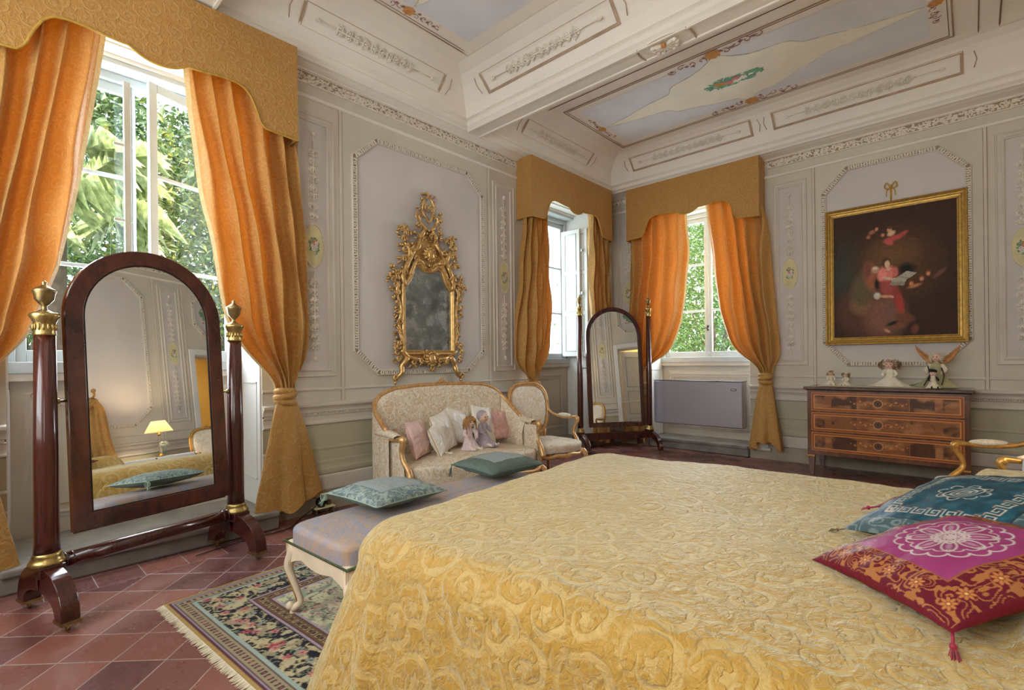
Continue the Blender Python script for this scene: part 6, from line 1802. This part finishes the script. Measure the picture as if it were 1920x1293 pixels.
b = MB(); b.tube(cr([(-.05, -.075, .22), (-.02, -.12, .13), (-.06, -.15, .02)], 5), .006, 5); b.tube(cr([(.06, -.07, .2), (.09, -.11, .12), (.08, -.14, .03)], 5), .006, 5); b.build('ribbon', M['darkt'], ag)
b = MB()
def tr(u, v): return (lerp(-.20, .03, u), -.03 - .07 * v + .012 * math.sin(v * 9), .012 + .10 * u * (1 - v * .4) + .01 * math.sin(v * 14))
b.grid(14, 12, tr); b.build('gown_train', M['sage'], ag, fix=False, solid=.003)
doll('doll', 'pierrot doll with black cap and white ruff in front of the angel doll', (3.945, -.49, zt), R(12), .19, M['lace'], M['blackc'], 'cap', ('cap', M['blackc']), spread=.8, shoe='blackc', sleeves=M['blackc'], group=GD)

# ================================================================== oil painting
pt = thing('oil_painting', 'dark oil painting of a reading woman in a gilt frame above the chest of drawers', 'painting', (3.583, -.02, 1.445), 0, rot=(R(-1.0), 0, 0))
W, H = 1.262, 1.588; fwp = .082
b = MB(); b.frame([(-W / 2 + fwp, fwp), (W / 2 - fwp, fwp), (W / 2 - fwp, H - fwp), (-W / 2 + fwp, H - fwp)], [(-.004, .010), (-.004, .022), (.008, .026), (.012, .020), (.030, .024), (.036, .032), (.050, .036), (.066, .046), (.078, .044), (.082, .034), (.082, 0)], 0)
b.build('frame', gilt('old_gold_frame', (170, 134, 66), (110, 80, 34), .38, .7), pt)
CW, CH = W - 2 * fwp, H - 2 * fwp
P = Paint(0, 1, 0, 1, 1 / 230, (60, 42, 36)); U, V = P.X, P.Y
def pe(cx, cy_, rx, ry, a, c, s_=.6, al=1.0): P.ell(cx, 1 - cy_, rx, ry, -a, c, s_, al)
P.put(vn(U + 3, V + 1, 4, 7, 3), (74, 54, 44), .5)
pe(.10, .50, .22, .40, 0, (62, 74, 66), 1, .8); pe(.52, .44, .44, .36, 0, (104, 74, 50), 1, .95); pe(.50, .36, .28, .16, 0, (122, 88, 58), 1, .8)
pe(.24, .80, .28, .24, .3, (92, 62, 50), .45); pe(.24, .74, .12, .10, .2, (152, 112, 80), .7)           # seated figure's cloak
pe(.27, .62, .14, .20, .3, (104, 90, 66), .45); pe(.44, .84, .22, .22, .2, (132, 92, 76), .55); pe(.50, .78, .08, .20, .1, (124, 90, 78), .7)
pe(.33, .52, .075, .15, -.25, (158, 96, 70), .5); pe(.30, .47, .04, .08, .2, (122, 74, 62), .6); pe(.37, .47, .045, .035, 0, (196, 150, 124), .5); pe(.365, .455, .030, .018, .2, (214, 196, 176), .5)
pe(.385, .58, .035, .06, 0, (36, 40, 36), .5); pe(.62, .49, .09, .07, .2, (34, 34, 32), .6)
pe(.47, .60, .085, .12, 0, (168, 82, 76), .45); pe(.54, .70, .05, .14, -.2, (150, 70, 62), .6); pe(.57, .76, .035, .12, -.1, (176, 70, 60), .6)
pe(.46, .50, .078, .075, 0, (222, 128, 118), .35); pe(.42, .515, .045, .06, .3, (232, 142, 130), .4); pe(.53, .50, .03, .05, 0, (206, 112, 104), .5)
pe(.455, .42, .045, .05, 0, (78, 56, 44), .4); pe(.465, .432, .026, .034, .1, (224, 190, 160), .4); pe(.475, .47, .022, .022, 0, (214, 176, 150), .5)
pe(.47, .545, .060, .014, .25, (222, 186, 160), .4); pe(.53, .555, .02, .010, .3, (226, 190, 164), .4)
P.poly([(.50, 1 - .565), (.56, 1 - .535), (.62, 1 - .50), (.70, 1 - .522), (.655, 1 - .55), (.62, 1 - .565), (.60, 1 - .602), (.50, 1 - .585)], (176, 168, 152)); P.line(.56, 1 - .540, .64, 1 - .556, .003, (120, 112, 100))
P.poly([(.50, 1 - .575), (.61, 1 - .582), (.60, 1 - .612), (.48, 1 - .598)], (150, 142, 126))
pe(.38, .675, .035, .032, .3, (206, 200, 186), .4); pe(.45, .685, .06, .014, .08, (206, 156, 122), .4); pe(.50, .69, .022, .012, .3, (206, 156, 122), .4)
for x, y, r_ in ((.655, .60, .026), (.735, .57, .026), (.785, .535, .024)): pe(x, y - .008, r_ * 1.2, r_ * 1.1, 0, (110, 66, 42), .4); pe(x, y + .002, r_ * .8, r_ * .8, 0, (206, 140, 104), .5)
pe(.68, .62, .07, .018, -.2, (186, 126, 84), .6); pe(.87, .54, .075, .022, -.6, (116, 80, 72), .6)
pe(.52, .235, .11, .026, -.2, (186, 84, 78), .5); pe(.48, .26, .05, .03, .5, (196, 92, 86), .5); pe(.60, .205, .045, .018, -.3, (178, 80, 74), .5); pe(.50, .195, .042, .024, -.3, (208, 172, 134), .4); pe(.485, .165, .024, .024, 0, (206, 158, 124), .4); pe(.49, .150, .026, .014, 0, (90, 60, 44), .5); pe(.43, .20, .02, .018, 0, (206, 128, 110), .5)
pe(.34, .165, .04, .022, -.3, (164, 110, 84), .6); pe(.38, .145, .018, .018, 0, (196, 140, 108), .5); pe(.31, .20, .022, .020, 0, (170, 112, 80), .6); pe(.67, .26, .04, .010, .1, (120, 76, 60), .7)
pe(.60, .86, .10, .05, .2, (120, 74, 58), .5); pe(.55, .92, .09, .03, -.1, (128, 84, 62), .6); pe(.46, .955, .035, .014, .5, (206, 150, 118), .5); pe(.50, .90, .07, .02, -.3, (40, 44, 40), .6); pe(.68, .95, .04, .05, .3, (116, 72, 58), .6)
P.C *= (.86 + .28 * vn(U, V, 100, 5)[..., None])
grid_mesh('canvas', P, lambda U, V: (-CW / 2 + U * CW, -.014 + 0 * U, fwp + V * CH), vcol('oil_paint', .75, .2, 200), pt)
b = MB(); b.box(-W / 2 + .01, W / 2 - .01, -.008, 0, .01, H - .01); b.build('back_board', M['bark'], pt)
b = MB(); zz = H
b.tube([(0, -.012, zz - .01), (.0, -.012, zz + .16)], .010, 6)
for sg in (-1, 1):
    b.tube(cr([(0, -.015, zz + .16), (sg * .04, -.020, zz + .21), (sg * .055, -.02, zz + .16), (sg * .02, -.018, zz + .14), (0, -.015, zz + .16)], 4), .007, 6); b.tube(cr([(0, -.016, zz + .16), (sg * .035, -.02, zz + .12), (sg * .04, -.02, zz + .06)], 4), .005, 6)
b.ell((0, -.022, zz + .165), (.018, .014, .018)); b.build('hanging_cord', M['gold_cord'], pt)

# ================================================================== far side of the bed: table, lamp, flowers, bed drapery
TBX, TBY = 4.80, -2.93
tb = thing('side_table', 'small table under a white cloth beyond the bed, cut off by the right edge', 'table', (TBX, TBY, 0))
b = MB(); b.box(-.33, .33, -.30, .30, .66, .69); b.build('table_top', M['walnut'], tb)
for sx in (-1, 1):
    for sy in (-1, 1): b = MB(); b.tube([(sx * .28, sy * .25, 0), (sx * .28, sy * .25, .66)], [.014, .02], 8); b.build('leg', M['walnut'], tb)
tc = thing('tablecloth', 'white tablecloth with turned back corner on the side table beyond the bed', 'tablecloth', (TBX, TBY, 0))
def tcf(u, v):
    a = 2 * PI * u; c, s_ = math.cos(a), math.sin(a); e = .18; px = math.copysign(abs(c) ** e, c); py = math.copysign(abs(s_) ** e, s_)
    if v < .4: r_ = v / .4; return (.345 * px * r_, .315 * py * r_, .694)
    q = (v - .4) / .6; w_ = .02 * q * math.sin(a * 8) + .03 * q
    return ((.348 + w_) * px, (.318 + w_) * py, .692 - .42 * q)
b = MB(); b.grid(160, 24, tcf, cu=True); b.build('cloth', plain('white_linen', (222, 226, 232), .85, .04, 12, bump=.3, bscale=40), tc, fix=False)
lp = thing('table_lamp', 'lit table lamp with pleated cream shade on the white cloth, seen in the large mirror', 'table lamp', (4.80, -2.90, .695))
b = MB(); b.lathe([(.06, 0), (.065, .012), (.045, .02), (.030, .035), (.018, .045), (.014, .06)], (0, 0, 0), 24); b.lathe([(.012, .30), (.022, .31), (.024, .33), (.010, .345), (.008, .42)], (0, 0, 0), 20); b.build('brass_fittings', M['brass'], lp)
t = NT('crystal'); t.bsdf(Base_Color=(1, 1, 1, 1), Roughness=.02, Transmission_Weight=1.0, IOR=1.45)
b = MB(); b.lathe([(.014, .06), (.020, .075), (.014, .09), (.013, .28), (.020, .29), (.013, .30)], (0, 0, 0), 16); b.build('stem', t.m, lp)
t = NT('lamp_shade_silk'); q = t.n('BsdfDiffuse', {'Color': lin((236, 216, 176))}); tr = t.n('BsdfTranslucent', {'Color': lin((246, 220, 170))}); mx = t.n('MixShader', {'Fac': .6})
t.t.links.new(q.outputs[0], mx.inputs[1]); t.t.links.new(tr.outputs[0], mx.inputs[2]); t.t.links.new(mx.outputs[0], t.out.inputs[0])
b = MB(); b.grid(160, 10, lambda u, v: ((lerp(.175, .085, v) + .002 * math.sin(u * 2 * PI * 50)) * math.cos(2 * PI * u), (lerp(.175, .085, v) + .002 * math.sin(u * 2 * PI * 50)) * math.sin(2 * PI * u), lerp(.36, .52, v)), cu=True); b.build('lamp_shade', t.m, lp, fix=False)
t = NT('bulb'); e = t.n('Emission', {'Color': (1, .72, .40, 1), 'Strength': 60}); t.t.links.new(e.outputs[0], t.out.inputs[0])
b = MB(); b.ell((0, 0, .43), (.024, .024, .032), None, 0, 12, 8); b.build('bulb', t.m, lp)
ld = bpy.data.lights.new('lamp_bulb', 'POINT'); ld.energy = 16; ld.color = (1, .74, .44); ld.shadow_soft_size = .03
lo = bpy.data.objects.new('lamp_bulb', ld); COL.objects.link(lo); lo.location = (4.80, -2.90, 1.165)
fl = thing('flower_vase', 'small glass vase of cream flowers beside the lit table lamp', 'vase', (4.62, -2.98, .695))
b = MB(); b.lathe([(.028, 0), (.010, .015), (.014, .05), (.024, .12)], (0, 0, 0), 16); b.build('vase', M['glass'], fl, fix=False)
b = MB(); rg = random.Random(3)
for k in range(46): a = rg.uniform(0, 6.3); h = rg.uniform(-.4, 1); b.ell((.05 * math.cos(a) * math.sqrt(1 - h * h * .8), .05 * math.sin(a) * math.sqrt(1 - h * h * .8), .165 + .035 * h), (.014, .014, .012), None, 0, 6, 5)
b.build('flowers', plain('cream_petals', (226, 222, 190), .8, .06, 30), fl)
b = MB(); 
for k in range(6): a = k * 1.05; b.tube([(.006 * math.cos(a), .006 * math.sin(a), .02), (.03 * math.cos(a), .03 * math.sin(a), .15)], .002, 5)
b.build('stems', M['leafg'], fl)
# gathered drapery of the bed canopy on the right wall
dp = thing('bed_drapery', 'gold drapery swept over a gilt hook at the head of the bed', 'drapery', (XC - .02, -3.45, 0))
def drf(p, rad, ph, k=7):
    def f(u, v):
        i = v * (len(p) - 1); i0 = min(len(p) - 2, int(i)); q = p[i0].lerp(p[i0 + 1], i - i0); r_ = interp(v, np.linspace(0, 1, len(rad)), rad)
        a = 2 * PI * u; w_ = 1 + .22 * math.sin(k * a + ph + 2 * v); return (q.x + .55 * r_ * w_ * math.cos(a), q.y + r_ * w_ * math.sin(a), q.z + .25 * r_ * math.cos(a) * (1 - v))
    return f
b = MB(); b.grid(60, 40, drf(cr([(-.10, -1.0, 1.28), (-.14, -.5, 1.30), (-.14, -.15, 1.52), (-.10, .02, 1.62)], 10), [.10, .13, .10, .06], 0), cu=True); b.build('swag', M['silkp'], dp, fix=False)
b = MB(); b.grid(60, 40, drf(cr([(-.10, .0, 1.64), (-.13, .03, 1.45), (-.12, .06, 1.0), (-.12, .14, .45)], 10), [.05, .09, .12, .17], 1), cu=True); b.build('tail', M['silkp'], dp, fix=False)
b = MB(); b.tube(cr([(.02, 0, 1.64), (-.10, 0, 1.64), (-.16, 0, 1.67), (-.15, 0, 1.73)], 4), .014, 8); b.ell((-.15, 0, 1.74), (.03, .03, .03)); b.build('hook', M['giltd'], dp)
hb = thing('headboard', 'gold upholstered headboard behind the bed pillows against the right wall', 'headboard', (BO[0] + math.cos(BA) * (BL + .10) - math.sin(BA) * BW / 2, BO[1] + math.sin(BA) * (BL + .10) + math.cos(BA) * BW / 2, 0), BA)
b = MB(); b.prism([(-.95, 0), (.95, 0), (.95, .95), (.6, 1.08), (0, 1.15), (-.6, 1.08), (-.95, .95)], -.03, .03, 0, 'x'); b.build('panel', M['silkp'], hb, bev=.015)
b = MB(); b.tube([(-.0, -.96, 0.0), (-.0, -.96, .96), (0, -.6, 1.10), (0, 0, 1.17), (0, .6, 1.10), (0, .96, .96), (0, .96, 0)], .018, 8); b.build('frame', M['giltd'], hb)

# ================================================================== small things
cp = thing('blind_chain', 'beaded pull chain with ring hanging at the left window beside the mirror column', 'chain', (-.04, -6.70, 1.08))
b = MB()
for k in range(268): b.ell((0, 0, .06 + k * .009), (.0036, .0036, .0036), None, 0, 6, 4)
b.build('beads', M['brassg'], cp)
b = MB(); b.tube([(0, .020 * math.cos(a), .035 + .020 * math.sin(a)) for a in np.linspace(0, 2 * PI, 18)[:-1]], .0025, 6, closed=True); b.build('ring', M['brassg'], cp)
pu = thing('phone_socket_box', 'dark electric transformer box on the skirting behind the near end of the bench', 'transformer', (.10, -4.90, 0))
b = MB(); b.box(-.05, .04, -.10, .08, .05, .062); b.build('shelf', M['cream'], pu, bev=.003)
b = MB(); b.ell((0, -.03, .105), (.035, .05, .042), None, 0, 14, 10); b.lathe([(.03, .062), (.03, .07)], (0, -.03, 0), 14); b.build('body', plain('black_plastic', (22, 22, 22), .35), pu)
b = MB(); b.box(-.03, .0, .03, .06, .062, .10); b.box(-.045, .035, -.09, -.08, 0, .05); b.box(-.045, .035, .06, .07, 0, .05); b.build('bracket', M['bark'], pu)
b = MB(); b.tube(cr([(.10, -4.98, .075), (.14, -5.12, .02), (.30, -5.30, .010), (.32, -5.55, .010), (.34, -5.75, .010), (.38, -5.95, .010)], 6), .004, 6)
tag(b.build('cable', plain('black_cable', (26, 24, 22), .5), None), 'thin black cable running along the floor from the dark box to the stone step', 'cable')
b = MB(); b.tube(cr([(.02, -5.02, .36), (.05, -5.0, .25), (.055, -4.97, .15), (.08, -4.95, .12)], 5), .004, 6); tag(b.build('cable', plain('black_cable', (26, 24, 22), .5), None), 'short black cable hanging down the skirting beside the left curtain tail', 'cable')
b = MB(); b.box(2.16, 2.30, -.040, -.032, .13, .30); b.box(2.18, 2.34, -.075, -.041, .115, .15)
tag(b.build('socket_cover', plain('white_plastic_cover', (214, 212, 206), .45), None, bev=.004), 'white plastic socket cover on the skirting below the right curtain of the far window', 'socket')
